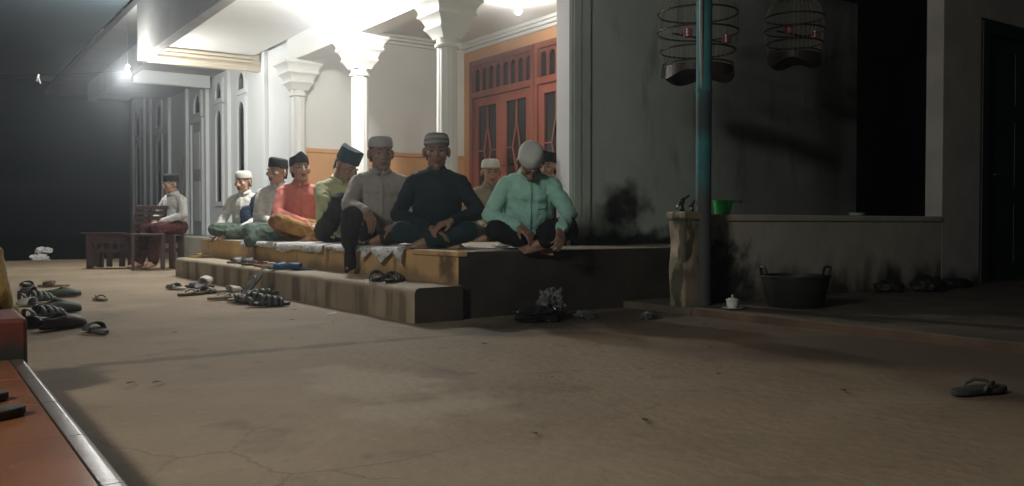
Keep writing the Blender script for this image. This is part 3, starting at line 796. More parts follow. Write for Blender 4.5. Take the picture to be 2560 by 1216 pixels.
CAMP = (-2.652, -4.403)
def facecam(x, y): return (CAMP[0]-x, CAMP[1]-y)
PZ = .396
X_ = dict(elL=(.27,-.07,.27), elR=(-.27,-.07,.27), wrL=(.07,-.33,.16), wrR=(-.06,-.31,.15), hdL=(-.8,-.35,-.25), hdR=(.8,-.4,-.2), hnL=(0,.3,-1), hnR=(0,.3,-1),
          knL=(.24,-.31,.12), knR=(-.24,-.31,.12), anL=(-.04,-.36,.06), anR=(.06,-.29,.055), fdL=(-.95,-.1,-.1), fdR=(.95,-.3,-.1), fuL=(0,-.5,.8), fuR=(0,-.5,.8))
def pose(**k): d = dict(X_); d.update(k); return d
def plaid(nt, co):
    x, y, z = xyz(nt, co)
    a = ramp01(nt, math_n(nt, 'SINE', math_n(nt, 'MULTIPLY', math_n(nt, 'ADD', x, math_n(nt, 'MULTIPLY', z, .4)), 90.0)), .55, .8)
    b = ramp01(nt, math_n(nt, 'SINE', math_n(nt, 'MULTIPLY', math_n(nt, 'ADD', y, math_n(nt, 'MULTIPLY', z, .6)), 90.0)), .55, .8)
    return math_n(nt, 'MULTIPLY', math_n(nt, 'ADD', a, b, clamp=True), .55)
K_white = cloth('white_knit_cap', (.66,.65,.60)); K_grey = cloth('grey_knit_cap', (.42,.41,.38)); K_black = cloth('black_velvet_cap', (.012,.012,.014), .7)
K_blue = cloth('blue_green_velvet_cap', (.018,.048,.062)); 
K_strip = mat('striped_knit_cap', (.38,.37,.34), (.14,.15,.15), 16, .85, .2, 120, stretch=(.15,.15,4), lo=.45, hi=.55)
K_teal_cap = cloth('pale_knit_cap', (.62,.66,.61))
C_teal = cloth('mint_shirt_cloth', (.36,.68,.57)); C_navy = cloth('dark_navy_shirt_cloth', (.010,.022,.030)); C_beige = cloth('grey_beige_shirt_cloth', (.40,.36,.32))
C_lime = cloth('pale_lime_shirt_cloth', (.55,.58,.32)); C_red = cloth('coral_red_shirt_cloth', (.66,.19,.155)); C_white = cloth('white_shirt_cloth', (.72,.72,.68))
C_tan = cloth('olive_tan_shirt_cloth', (.26,.23,.16)); C_dgreen = cloth('dark_green_shirt_cloth', (.03,.055,.035)); overlay(C_beige, (.33,.29,.255), streaks(40, .5, .6, .5, (1,1,.05)))
C_white_shade = cloth('shaded_white_shirt_cloth', (.52,.52,.50)); C_yel = cloth('mustard_shirt_cloth', (.42,.25,.03))  # bench man's white shirt: its shade is put into the cloth colour
T_black = cloth('black_trouser_cloth', (.010,.010,.012)); T_char = cloth('charcoal_cloth', (.022,.020,.020)); T_green = mat('green_check_sarong', (.06,.10,.065), (.03,.055,.04), 30, .85, .2, 150)
T_orange = mat('orange_brown_sarong', (.36,.16,.03), (.16,.075,.03), 6, .85, .2, 150); T_maroon = cloth('maroon_sarong_cloth', (.055,.012,.014)); T_teal = cloth('dark_teal_cloth', (.014,.035,.042)); T_dgreen = cloth('dark_green_cloth', (.02,.03,.018))

overlay(T_green, (.13,.17,.13), plaid); overlay(T_maroon, (.10,.035,.03), plaid); overlay(T_orange, (.42,.24,.06), plaid)
person('man in mint green shirt with bowed head at the right end of the porch', (.70,.27,PZ), facecam(.70,.27), 4,
  pose(lean=17, head=(2,50,0), cap=('dome', K_teal_cap), shirt=C_teal, lower=T_black, pocket=True, skin=2, vox=.0052, belly=1.04, s=.89, fold=.011,
       elR=(-.29,-.12,.24), wrR=(-.08,-.37,.16), hdR=(.6,-.5,-.5), elL=(.28,-.24,.25), wrL=(.19,-.49,.14), hdL=(-.1,-.6,-.7), hnL=(-.4,.5,-.2), curlL=.6,
       knL=(.25,-.34,.17), knR=(-.25,-.32,.14), anL=(.08,-.42,.06), anR=(.0,-.30,.05)))
person('man in dark navy shirt and striped cap sitting cross-legged, hands in lap', (.38,.92,PZ), facecam(.38,.92), -3,
  pose(lean=5, head=(4,2,0), cap=('kopiah', K_strip), shirt=C_navy, lower=T_teal, skin=2, vox=.0052, s=.945, fold=.008, collar=False, placket=False, belly=1.05,
       elL=(.31,-.08,.26), elR=(-.28,-.10,.24), wrL=(.12,-.36,.19), wrR=(-.02,-.34,.14)))
person('man in grey-beige shirt and grey cap with one foot hanging over the edge', (.34,1.74,PZ), facecam(.34,1.74), 6,
  pose(lean=6, head=(8,3,0), cap=('kopiah', K_grey), shirt=C_beige, lower=T_char, skin=2, fat=1.10, vox=.0052, s=1.0, belly=1.04, flat=False,
       elR=(-.25,-.18,.30), wrR=(-.13,-.37,.25), hdR=(.35,-.45,-.9), hnR=(-.2,.9,-.3), elL=(.26,-.06,.26), wrL=(.10,-.30,.15),
       knR=(-.25,-.42,.22), anR=(-.27,-.53,.02), sock='R', fdR=(.05,-.4,-.9), fuR=(0,-.9,.4), knL=(.27,-.26,.11), anL=(-.02,-.32,.06)))
person('man in pale lime shirt and tilted blue-green cap, knee up, holding a glass', (.36,2.68,PZ), facecam(.36,2.68), 32,
  pose(lean=14, head=(14,24,9), cap=('tall', K_blue), shirt=C_lime, lower=T_char, skin=0, s=.97, collar=True, placket=False, sleeve='short', fold=.012,
       elR=(-.23,-.20,.33), wrR=(-.03,-.38,.31), hdR=(.8,-.45,-.1), hnR=(.2,.5,-.8), curlR=.7, elL=(.24,-.15,.26), wrL=(.10,-.38,.26), hdL=(-.5,-.7,.1),
       knR=(-.16,-.36,.36), anR=(-.06,-.47,.075), fdR=(.35,-.9,-.1), knL=(.27,-.24,.12), anL=(.06,-.40,.06)))
person('man in coral red shirt, pointed black cap and orange-brown sarong looking up', (.36,3.46,PZ), facecam(.36,3.46), 8,
  pose(lean=3, head=(10,-8,-3), cap=('peci', K_black), point=True, shirt=C_red, lower=T_orange, sarong=True, skin=1, s=.95, fat=.95,
       elL=(.24,-.12,.26), wrL=(.20,-.38,.18), hdL=(-.2,-.8,-.4), elR=(-.24,-.12,.27), wrR=(.02,-.38,.16), knR=(-.26,-.30,.20), knL=(.20,-.32,.12), anL=(.08,-.44,.06), anR=(.12,-.42,.06)))
person('man in white shirt and black cap looking left, green sarong over the edge', (.30,3.88,PZ), facecam(.30,3.88), -14,
  pose(lean=4, head=(-28,0,0), cap=('peci', K_black), shirt=C_white, lower=T_green, sarong=True, skin=1, fat=1.06, s=.94, flat=False,
       elL=(.25,-.10,.27), wrL=(.05,-.30,.19), elR=(-.19,-.09,.25), wrR=(.02,-.28,.17), knR=(-.20,-.34,.10), anR=(-.16,-.43,-.01), knL=(.20,-.33,.12), anL=(-.02,-.36,.05), fdR=(-.1,-.4,-.9), fuR=(0,-.9,.4)))
wc = person('man in white shirt, white cap and navy wrap at the far left of the porch', (.31,4.92,PZ), facecam(.31,4.92), -28,
  pose(lean=6, head=(-6,6,0), cap=('kopiah', K_white), shirt=C_white, lower=T_green, sarong=True, skin=1, s=.87,
       elR=(-.28,-.02,.28), wrR=(-.30,-.18,.07), hdR=(-.1,-.7,-.5), hnR=(0,0,-1), curlR=.1, elL=(.25,-.10,.26), wrL=(.12,-.33,.14)))
nv = MB(); capsule(nv, (.14,-.03,.41), .075, (.20,-.08,.30), .085); capsule(nv, (.15,-.03,.37), .08, (.24,-.12,.20), .085); capsule(nv, (.12,.05,.34), .09, (.18,.0,.10), .10); capsule(nv, (.24,-.12,.22), .085, (.24,-.20,.08), .08); capsule(nv, (.06,-.06,.28), .09, (.12,-.12,.08), .09)
me = remeshed(nv, 'wrap', cloth('navy_wrap_cloth', (.018,.028,.058)), .011, 4, .012, 4); obj('wrap', me, wc)
person('man in olive tan shirt and white cap seated behind, before the red doors', (1.86,2.50,PZ), facecam(1.86,2.50), 4,
  pose(lean=4, head=(6,4,0), cap=('kopiah', K_white), shirt=C_tan, lower=T_char, skin=0, s=.92, fat=1.05))
person('man in black cap half hidden behind the mint shirted man', (1.55,1.18,PZ), facecam(1.55,1.18), -8,
  pose(lean=3, head=(-8,3,0), cap=('peci', K_black), shirt=C_dgreen, lower=T_char, skin=1, s=.87))
person('man in pale shirt and maroon sarong seated on the wooden bench at left', (.13,7.22,.43), facecam(.13,7.22), -52,
  pose(group='men seated in the yard', lean=6, head=(-14,6,0), cap=('peci', K_black), shirt=C_white_shade, lower=T_maroon, sarong=True, skin=0, s=.90, flat=False, collar=True,
       knL=(.13,-.40,.08), knR=(-.11,-.42,.08), anL=(.12,-.46,-.38), anR=(-.12,-.50,-.38), fdL=(.1,-1,-.05), fdR=(-.1,-1,-.05), wrL=(.08,-.30,.17), wrR=(-.06,-.32,.17)))
person('person in mustard shirt at the left edge of the picture beside the shoes', (-2.36,.40,.0), facecam(-2.36,.40), -60,
  pose(group='men seated in the yard', lean=16, head=(-10,10,0), cap=('peci', K_black), shirt=C_yel, lower=T_dgreen, skin=2, s=.90,
       knL=(.18,-.30,.30), knR=(-.18,-.30,.28), anL=(.14,-.40,.05), anR=(-.12,-.42,.05), elL=(.27,-.12,.28), wrL=(.16,-.36,.24), fdL=(.1,-1,-.1), fdR=(-.1,-1,-.1)))

# ================================================================== PROPS
# ---- newspaper sheets under and in front of the men
def paper_mat():
    m = mat('newsprint', (.72,.72,.69), (.66,.66,.63), 5, .85)
    def fb(nt, co):
        x, y, z = xyz(nt, co)
        rows = math_n(nt, 'SINE', math_n(nt, 'MULTIPLY', x, 520.0))
        cols = math_n(nt, 'SINE', math_n(nt, 'MULTIPLY', y, 60.0))
        n = noise_n(nt, co, 60, 2, (.3,1,1))
        a = math_n(nt, 'MULTIPLY', ramp01(nt, rows, .0, .3), ramp01(nt, cols, -.85, -.7))
        return math_n(nt, 'MULTIPLY', math_n(nt, 'MULTIPLY', a, ramp01(nt, n, .42, .52)), .6)
    return overlay(m, (.10,.10,.10), fb)
m_paper = paper_mat()
def sheet(y0, y1, x0, over, label, seed, tri=False):
    """paper lying on the platform from x0 to the edge at X=0 and hanging 'over' metres down the face, with a ragged wavy hem"""
    mb = MB(); ny, nx = 44, 26; vs = []; fs = []
    for j in range(ny+1):
        y = y0 + (y1-y0)*j/ny
        ov = over*(.75 + .5*noise.noise((y*3.0+seed, 2, 0)) + .12*noise.noise((y*13+seed, 5, 1)))
        if tri: ov = over*(.25 + 1.0*abs(((y-y0)*3.1) % 1.0 - .5)*2)
        ov = max(.006, ov)
        for i in range(nx+1):
            s_ = -x0 + (x0+ov)*i/nx                     # arc length measured from the edge
            w = .004*noise.noise((s_*9, y*6, seed))
            if s_ < -.01: x, z = -s_, .3995 + abs(w)*1.3
            else:
                t = s_ + .01; x = -.019 - min(t, .02)*.5 - (.018+.030*noise.noise((y*9, seed, 1)))*min(1, t/.08) ; z = .3995 - max(0, t-.006)
            vs.append((x, y + .01*noise.noise((s_*5, y*3, seed+2)), z))
    for j in range(ny):
        for i in range(nx): a = j*(nx+1)+i; fs.append((a, a+nx+1, a+nx+2, a+1))
    o = mb.add(vs, fs).build('newspaper_sheet', m_paper, None, smooth=True)
    md = o.modifiers.new('t', 'SOLIDIFY'); md.thickness = .0008
    return tag(o, label, 'newspaper', 'newspaper sheets spread on the porch edge')
sheet(3.05, 4.02, .55, .06, 'newspaper sheet at the left end, under the coral shirted man', 1)
sheet(1.98, 3.02, .60, .075, 'newspaper sheet hanging over the edge before the lime shirted man', 4)
sheet(1.28, 1.95, .60, .05, 'newspaper sheet beneath the man in the grey-beige shirt', 8)
sheet(.63, 1.26, .60, .085, 'newspaper sheet with pointed corners hanging beside the navy shirted man', 12, True)
o = MB().add([(.35,.36,.3992),(.98,.30,.3992),(1.02,.62,.3998),(.33,.62,.4002)], [(0,1,2,3)]).build('newspaper_sheet', m_paper)
tag(o, 'flat newspaper under the white cup beside the mint shirted man', 'newspaper', 'newspaper sheets spread on the porch edge'); md = o.modifiers.new('t', 'SOLIDIFY'); md.thickness = .001; md.offset = 1
# ---- covered cups on saucers
def lidded_cup(loc, label, s=1.0):
    t = thing('lidded_cup', label, 'cup', loc, R(25), 'covered tea cups')
    smooth_by_angle(MB().lathe([(.03*s,0),(.055*s,.004*s),(.078*s,.013*s),(.079*s,.016*s),(.05*s,.009*s),(.01*s,.007*s)], 28).build('saucer', m_chinaw, t), 40)
    c = MB().lathe([(.028*s,.0095*s),(.034*s,.014*s),(.042*s,.036*s),(.045*s,.066*s)], 28)
    c.tube([(.042*s,0,.058*s),(.062*s,0,.060*s),(.070*s,0,.042*s),(.058*s,0,.026*s),(.040*s,0,.028*s)], .0045*s, 8)
    smooth_by_angle(c.build('cup', m_chinaw, t), 40)
    smooth_by_angle(MB().lathe([(.048*s,.067*s),(.050*s,.070*s),(.045*s,.077*s),(.022*s,.088*s),(.009*s,.091*s),(.006*s,.097*s),(.010*s,.104*s),(.006*s,.110*s),(.001,.111*s)], 28).build('lid', m_chinaw, t), 40)
lidded_cup((.63,.475,.401), 'white covered cup on newspaper between navy and mint shirted men', .92)
lidded_cup((1.40,-.86,.046), 'white covered cup on a saucer on the slab beside the teal pole', .80)
# ---- drinking glass held by the lime shirted man
# ---- footwear
def sole_poly(L=.26, n=22):
    pts = []
    for i in range(n):
        t = 2*math.pi*i/n; y = L/2*math.cos(t); q = (y/(L/2)+1)/2
        w = .040 + .011*q - .012*math.exp(-((q-.42)/.2)**2)
        pts.append((w*math.sin(t)*(1 if abs(math.sin(t)) > .3 else 1.0) + .004*q, y))
    return pts
SHOE = {}
def shoe_mats(c_sole, c_top, nm): return mat(nm+'_sole', c_sole, None, 12, .7, .1), mat(nm+'_strap', c_top, None, 12, .6, .15)
def footwear(kind, loc, rz, label, cs, ct, nm, tiltx=0, tilty=0, group='footwear', s=1.0):
    t = thing(kind, label, 'sandal' if kind != 'shoe' else 'shoe', loc, rz, group)
    t.rotation_euler = (R(tiltx), R(tilty), rz); t.scale = (s, s, s)
    ms, mt = shoe_mats(cs, ct, nm); key = (kind, nm)
    if key not in SHOE:
        so = MB().prism(sole_poly(), 0, .020).mesh('sole', ms)
        tp = MB()
        if kind == 'flip_flop':
            for sg in (-1, 1): tp.tube([(.002,.070,.018),(sg*.014+.002,.058,.036),(sg*.034,.025,.040),(sg*.042,-.012,.026),(sg*.041,-.02,.012)], [.004,.006,.0065,.006,.005], 8)
            nmx = 'strap'
        elif kind == 'slide_sandal':
            n = 12; vs = []; fs = []
            for k, (y, h, w) in enumerate(((-.005,.050,.046),(.02,.047,.050),(.045,.042,.052),(.075,.034,.050))):
                for j in range(n+1):
                    a = math.pi*j/n; vs.append((w*math.cos(a), y + (.012*math.sin(a) if k == 3 else -.006*math.sin(a)), .006 + h*math.sin(a)**.75))
            for k in range(3):
                for j in range(n): a = k*(n+1)+j; fs.append((a, a+1, a+n+2, a+n+1))
            tp.add(vs, fs); nmx = 'band'
        elif kind == 'strap_sandal':                    # several woven bands over the foot and one round the heel
            for (y, h, w, yw) in ((-.105,.050,.036,.014),(-.045,.062,.041,.012),(-.005,.060,.045,.013),(.032,.052,.049,.013),(.068,.042,.049,.012)):
                n = 12; vs = []; fs = []
                for dy in (-yw, yw):
                    for j in range(n+1):
                        a = math.pi*j/n; vs.append((w*math.cos(a), y + dy - (.018*math.sin(a) if y < -.09 else 0), .006 + (h-.004*(dy > 0))*math.sin(a)**.75))
                for j in range(n): fs.append((j, j+1, j+n+2, j+n+1))
                tp.add(vs, fs)
            nmx = 'band'
        else:                                           # closed shoe: upper with a foot opening
            n = 14; vs = []; fs = []; rows = [(-.128,.040,.030),(-.105,.052,.040),(-.06,.054,.042),(-.02,.062,.043),(.03,.056,.048),(.08,.044,.047),(.112,.032,.034),(.127,.022,.012)]
            for k, (y, h, w) in enumerate(rows):
                for j in range(n+1):
                    a = math.pi*j/n; q = math.sin(a)
                    zz = h*q**.7
                    if y < -.03 : zz = min(zz, h*.92); 
                    vs.append((w*math.cos(a), y, .012 + zz - (.03*max(0, q-.75)*4*.6 if -.12 < y < -.03 else 0)))
            for k in range(len(rows)-1):
                for j in range(n):
                    if k in (1, 2) and 4 <= j <= 9: continue
                    a = k*(n+1)+j; fs.append((a, a+1, a+n+2, a+n+1))
            tp.add(vs, fs); nmx = 'upper'
        SHOE[key] = (so, tp.mesh(nmx, mt, True), nmx)
    so, tp, nmx = SHOE[key]
    obj('sole', so, t, .005, 2); o = obj(nmx, tp, t)
    if kind != 'flip_flop': md = o.modifiers.new('t', 'SOLIDIFY'); md.thickness = .005; md.offset = 0
    return t
BLK = (.015,.015,.015); GRY = (.16,.155,.145); DGR = (.075,.078,.075); BRN = (.10,.055,.03); GRN = (.05,.07,.045); YEL = (.45,.28,.04); BLU = (.02,.10,.22); WHT = (.55,.53,.48); PNK = (.30,.13,.10); TAN = (.28,.19,.11)
G1 = 'footwear left on the porch step'; G2 = 'footwear piled at the foot of the step'; G3 = 'footwear piled beside the seated person at left'; G4 = 'footwear lying singly'
zs_ = .199
footwear('flip_flop', (-.10,5.16,zs_), R(65), 'yellow flip-flop alone at the far left end of the step', YEL, YEL, 'yellow', group=G1)
footwear('slide_sandal', (-.16,3.62,zs_), R(100), 'grey slide sandal leftmost of the row on the step', GRY, GRY, 'grey', group=G1)
footwear('slide_sandal', (-.12,3.42,zs_), R(80), 'dark grey slide sandal second in the row on the step', DGR, DGR, 'dark_grey', group=G1)
footwear('flip_flop', (-.18,3.10,zs_), R(75), 'brown flip-flop in the middle of the row on the step', BRN, BRN, 'brown', group=G1)
footwear('flip_flop', (-.17,2.80,zs_), R(68), 'reddish pink flip-flop in the row on the step', PNK, PNK, 'pink', group=G1)
footwear('flip_flop', (-.19,2.58,zs_), R(82), 'tan flip-flop with white strap in the row on the step', TAN, WHT, 'tan_white', group=G1)
footwear('slide_sandal', (-.21,2.33,zs_), R(75), 'blue slide sandal lying flat at the right of the row on the step', BLU, BLU, 'blue', group=G1)
footwear('slide_sandal', (-.17,2.12,zs_), R(60), 'blue slide sandal tipped up against its neighbour on the step', BLU, BLU, 'blue', 10, 18, group=G1)
footwear('strap_sandal', (-.21,.66,zs_), R(-30), 'black sandal, left one of the pair alone on the step', BLK, DGR, 'black', group=G1)
footwear('strap_sandal', (-.17,.50,zs_), R(-45), 'black sandal, right one of the pair alone on the step', BLK, DGR, 'black', 0, 6, group=G1)
footwear('slide_sandal', (-.80,3.32,.003), R(20), 'pale grey slide sandal at the far left of the pile', WHT, GRY, 'pale_grey', group=G2)
footwear('slide_sandal', (-.58,3.42,.003), R(60), 'grey slide sandal at the back of the pile by the step', GRY, GRY, 'grey', 0, 10, G2)
footwear('slide_sandal', (-.62,3.16,.05), R(-40), 'grey slide sandal propped on others in the pile', GRY, WHT, 'grey_white', 18, 12, G2)
footwear('flip_flop', (-.86,2.62,.003), R(-62), 'brown flip-flop flat at the front left of the pile', BRN, GRY, 'brown_grey', group=G2)
footwear('slide_sandal', (-.72,2.72,.003), R(-50), 'dark grey slide sandal in the middle of the pile', DGR, GRY, 'dark_grey_grey', group=G2)
footwear('slide_sandal', (-.52,2.75,.003), R(-75), 'white strapped slide sandal against the step in the pile', GRY, WHT, 'grey_white', group=G2)
footwear('flip_flop', (-.76,2.12,.003), R(-70), 'tan flip-flop with white strap at the front of the pile', TAN, WHT, 'tan_white', group=G2)
footwear('flip_flop', (-.70,1.92,.003), R(-55), 'tan flip-flop with pale strap beside the dark green shoe', TAN, WHT, 'tan_white', group=G2)
footwear('slide_sandal', (-.52,2.32,.003), R(-60), 'maroon strapped sandal in the pile', DGR, (.06,.03,.035), 'maroon', group=G2)
footwear('flip_flop', (-.55,2.08,.10), R(-60), 'grey flip-flop standing up on its toe in the pile', GRY, GRY, 'grey', 42, 0, G2)
footwear('strap_sandal', (-.66,1.66,.003), R(-120), 'large dark green banded sandal nearest the camera in the pile', DGR, GRN, 'dark_green', 0, -14, group=G2, s=1.15)
footwear('strap_sandal', (-.60,1.78,.02), R(-110), 'dark green banded sandal leaning on its twin in the pile', DGR, GRN, 'dark_green', 14, -22, group=G2, s=1.15)
footwear('strap_sandal', (-.64,1.44,.003), R(-100), 'dark grey banded sandal at the right end of the pile', BLK, DGR, 'black_banded', 0, 8, G2, 1.1)
footwear('slide_sandal', (-1.81,4.35,.003), R(10), 'dark green slide sandal at the back of the left pile', BLK, GRN, 'black_green', group=G3)
footwear('slide_sandal', (-1.62,4.25,.003), R(75), 'brown slide sandal on a tan sole at the back of the left pile', TAN, BRN, 'tan_brown', group=G3)
footwear('slide_sandal', (-1.86,3.50,.003), R(50), 'dark slide sandal in the second row of the left pile', BLK, DGR, 'black', group=G3)
footwear('shoe', (-1.70,3.02,.003), R(-75), 'dark green shoe pointing right at the back of the left pile', DGR, GRN, 'dark_green', group=G3)
footwear('strap_sandal', (-1.90,2.78,.003), R(-60), 'dark green banded sandal in the middle of the left pile', DGR, GRN, 'dark_green', 0, 10, G3, 1.1)
footwear('slide_sandal', (-1.98,2.35,.003), R(40), 'white strapped sandal in the left pile', BLK, WHT, 'black_white', group=G3)
footwear('shoe', (-1.90,1.70,.003), R(-65), 'large dark green shoe pointing right in the left pile', BLK, GRN, 'black_green_shoe', group=G3, s=1.15)
footwear('strap_sandal', (-2.00,1.42,.003), R(-50), 'large dark banded sandal behind the maroon ledge', BLK, (.03,.035,.03), 'black_grey_shoe', group=G3, s=1.15)
footwear('slide_sandal', (-2.12,.95,.003), R(-60), 'black slide sandal near the maroon ledge', BLK, BLK, 'black_black', group=G3)
footwear('shoe', (-1.99,.80,.003), R(-60), 'dark grey shoe lying flat at the front of the left pile', BLK, DGR, 'black_dgrey_shoe', group=G3, s=1.05)
footwear('slide_sandal', (-1.87,.50,.003), R(10), 'grey-green slide sandal at the front right of the left pile', DGR, (.07,.08,.07), 'greygreen', group=G3, s=.95)
footwear('flip_flop', (-1.52,2.55,.003), R(15), 'tan flip-flop standing apart between the two piles', TAN, BRN, 'tan_brown', group=G4, s=.8)
footwear('flip_flop', (-2.585,-1.98,.1315), R(-72), 'brown sandal farther in on the orange tiles', (.05,.04,.03), TAN, 'dark_tan', group=G4)
footwear('flip_flop', (-2.565,-2.20,.1315), R(-66), 'brown sandal nearer the camera on the orange tiles', (.05,.04,.03), TAN, 'dark_tan', group=G4)
footwear('flip_flop', (.24,-2.92,.003), R(-100), 'grey-green sandal lying alone at the right of the yard', (.05,.05,.042), (.07,.08,.065), 'black_greygreen', group=G4, s=.95)

# ---- bench and chair at left
bt = thing('bench', 'low dark wooden bench the pale shirted man sits on', 'bench', (-.30,7.45,0), R(-34.6))
for k in range(4): bx(-.56, .56, -.17+.087*k, -.17+.087*k+.078, .405, .43).build('seat_slat', m_bench, bt, bevel=.004)
for sx in (-.52, .0, .52):
    for sy in (-.14, .14): bx(sx-.035, sx+.035, sy-.03, sy+.03, 0, .404).build('leg', m_bench, bt, bevel=.004)
for sy in (-.14, .14):
    bx(-.56, .56, sy-.015, sy+.015, .315, .404).build('apron', m_bench, bt); bx(-.52, .52, sy-.012, sy+.012, .20, .245).build('rail', m_bench, bt)
for k in range(5): bx(-.47+.10*k, -.43+.10*k, -.152, -.128, .246, .314).build('baluster', m_bench, bt)
for k in range(3): bx(-.47+.16*k, -.40+.16*k, -.150, -.130, .02, .199).build('lower_slat', m_bench, bt)
bx(-.60, -.06, -.20, -.13, .431, .452).build('arm_board', m_bench, bt, bevel=.005)
ch = thing('chair', 'dark wooden chair with slatted back in front of the bench', 'chair', (-.27,6.92,0), R(-34.6+25))
for sx in (-.17, .17):
    MB().bar((sx,-.17,0),(sx,-.17,.42),.035,.035).build('leg', m_bench, ch); MB().bar((sx,.17,0),(sx,.20,.42),.035,.035).build('leg', m_bench, ch)
for k in range(4): bx(-.19, .19, -.19+.10*k, -.19+.10*k+.09, .42, .44).build('seat_slat', m_bench, ch, bevel=.003)
for sx in (-.17, 0, .17): MB().bar((sx,.19,.43),(sx+.07,.30,.79),.03,.022).build('stile', m_bench, ch)
for k in range(5):
    z = .50+.066*k; f = (z-.43)/.36
    MB().bar((-.17+.07*f-.02,.175+.11*f,z),(.17+.07*f+.02,.175+.11*f,z),.014,.048, up=(0,-.3,1)).build('back_slat', m_bench, ch)
# ---- broom stick leaning on the wing
tag(MB().tube([(1.30,11.9,.37),(1.42,11.95,1.75)], [.014,.012], 8).build('stick', m_broom), 'thin stick leaning against the pale wing wall beside its door', 'stick')
# ---- post, faucet, pipe, pole
pm = thing('post', 'short peeling concrete post with a cap beside the teal pole', 'post', (1.389,-.474,0))
mb = MB(); n = 4; vs = []; fs = []
for k in range(15):
    z = .58*k/14
    for sx, sy in ((-1,-1),(1,-1),(1,1),(-1,1)):
        q = .068 + .008*noise.noise((sx*3, sy*3, z*6)); vs.append((sx*q, sy*q, z))
for k in range(14):
    for j in range(4): fs.append((k*4+j, k*4+(j+1)%4, (k+1)*4+(j+1)%4, (k+1)*4+j))
fs.append((56,57,58,59))
m_post_l = m_post
mb.v = []; mb.add([(x+1.389, y-.474, z) for x, y, z in vs], fs); sh_ = mb.build('shaft', m_post, pm, bevel=.012); sh_.location = (-1.389,.474,0)
MB().sqlathe([(.074,.582),(.084,.595),(.084,.63),(.076,.638)]).build('cap', m_post, pm, bevel=.01)
fc = thing('faucet', 'small black faucet with lever on the post top', 'faucet', (1.34,-.50,.638))
MB().lathe([(.016,0),(.016,.02),(.011,.025),(.011,.05),(.018,.055),(.018,.075),(.006,.08)], 14).build('body', m_black_metal, fc, smooth=True)
MB().tube([(0,0,.04),(-.03,-.01,.045),(-.05,-.016,.035),(-.053,-.017,.012)], .009, 8).build('spout', m_metal, fc, smooth=True)
MB().tube([(0,0,.078),(.03,.0,.082),(.06,.0,.10)], .007, 8).build('lever', m_black_metal, fc, smooth=True)
fc = thing('faucet', 'second smaller faucet stub on the post top next to the pipe', 'faucet', (1.43,-.50,.638))
MB().lathe([(.012,0),(.012,.015),(.008,.02),(.008,.045)], 12).build('body', m_black_metal, fc, smooth=True)
MB().tube([(-.03,0,.03),(0,0,.045),(.025,0,.07)], .006, 8).build('lever', m_black_metal, fc, smooth=True)
tag(MB().tube([(1.470,-.55,.60),(1.462,-.55,1.4),(1.425,-.57,2.1),(1.41,-.575,2.75)], .013, 10).build('water_pipe', m_pipe, smooth=True), 'thin grey water pipe rising beside the teal pole', 'pipe')
tp = thing('pole', 'thick teal painted pole holding up the lean-to roof', 'pole', (0,0,0))
smooth_by_angle(MB().lathe([(.052,.0),(.050,.05),(.049,.9),(.050,1.40),(.049,1.42),(.049,2.0),(.050,2.76)], 20, (1.495,-.535,0)).build('shaft', m_teal, tp), 40)
for z in (1.405, 1.93): smooth_by_angle(MB().lathe([(.050,z-.012),(.0535,z-.008),(.0535,z+.008),(.050,z+.012)], 20, (1.495,-.535,0), cap=False).build('ring', m_teal, tp), 40)
# ---- bird cages
def cage(loc, label, r=.235, h=.46):
    t = thing('bird_cage', label, 'bird cage', loc, 0, 'round hanging bird cages')
    prof = [(r*.86,0),(r*.93,h*.2),(r,h*.42),(r*.99,h*.62),(r*.86,h*.82),(r*.58,h*.96),(r*.12,h*1.03)]
    n = 40
    for j in range(n):
        a = 2*math.pi*j/n
        MB().tube([(q*math.cos(a), q*math.sin(a), z) for q, z in prof], .0022, 4).build('bar', m_cageline, t)
    for z, q in ((.02,.865),(h*.20,.93),(h*.42,1.0),(h*.64,.985)):
        MB().tube([(r*q*math.cos(2*math.pi*k/28), r*q*math.sin(2*math.pi*k/28), z) for k in range(28)], .007, 6, closed=True).build('hoop', m_cagew, t, smooth=True)
    b = MB(); vs = []; m = 48                            # carved scalloped base band
    for k in range(m):
        a = 2*math.pi*k/m; d = .045 + .045*abs(math.cos(2*a+.5))**2
        for q, z in ((.88,.0),(.90,-d),(.84,-d),(.82,0)): vs.append((r*q*math.cos(a), r*q*math.sin(a), z))
    fs = []
    for k in range(m):
        for j in range(4): fs.append((k*4+j, k*4+(j+1)%4, ((k+1)%m)*4+(j+1)%4, ((k+1)%m)*4+j))
    b.add(vs, fs).build('base_band', m_cagew, t)
    MB().lathe([(.01,-.004),(r*.84,-.004),(r*.84,.006),(.01,.006)], 32).build('floor', m_cagew, t)
    MB().tube([(-r*.9,0,h*.36),(r*.9,0,h*.36)], .008, 8).build('perch', m_cagew, t)
    for a in (R(205), R(330)):
        smooth_by_angle(MB().lathe([(.02,0),(.032,.004),(.035,.055),(.032,.056),(.028,.008)], 14, (r*.74*math.cos(a), r*.74*math.sin(a), h*.30)).build('feeder_cup', m_cup_red, t), 40)
    MB().tube([(0,0,h*1.03),(0,0,h*1.12),(.025,0,h*1.18),(.02,0,h*1.25),(0,0,h*1.26),(0,0,2.76-loc[2])], .004, 6).build('hook', m_metal, t)
cage((1.98,-.02,1.67), 'round bird cage hanging behind the teal pole', .285, .60)
cage((3.15,.05,1.90), 'round bird cage hanging in the dark farther from the pole', .23)
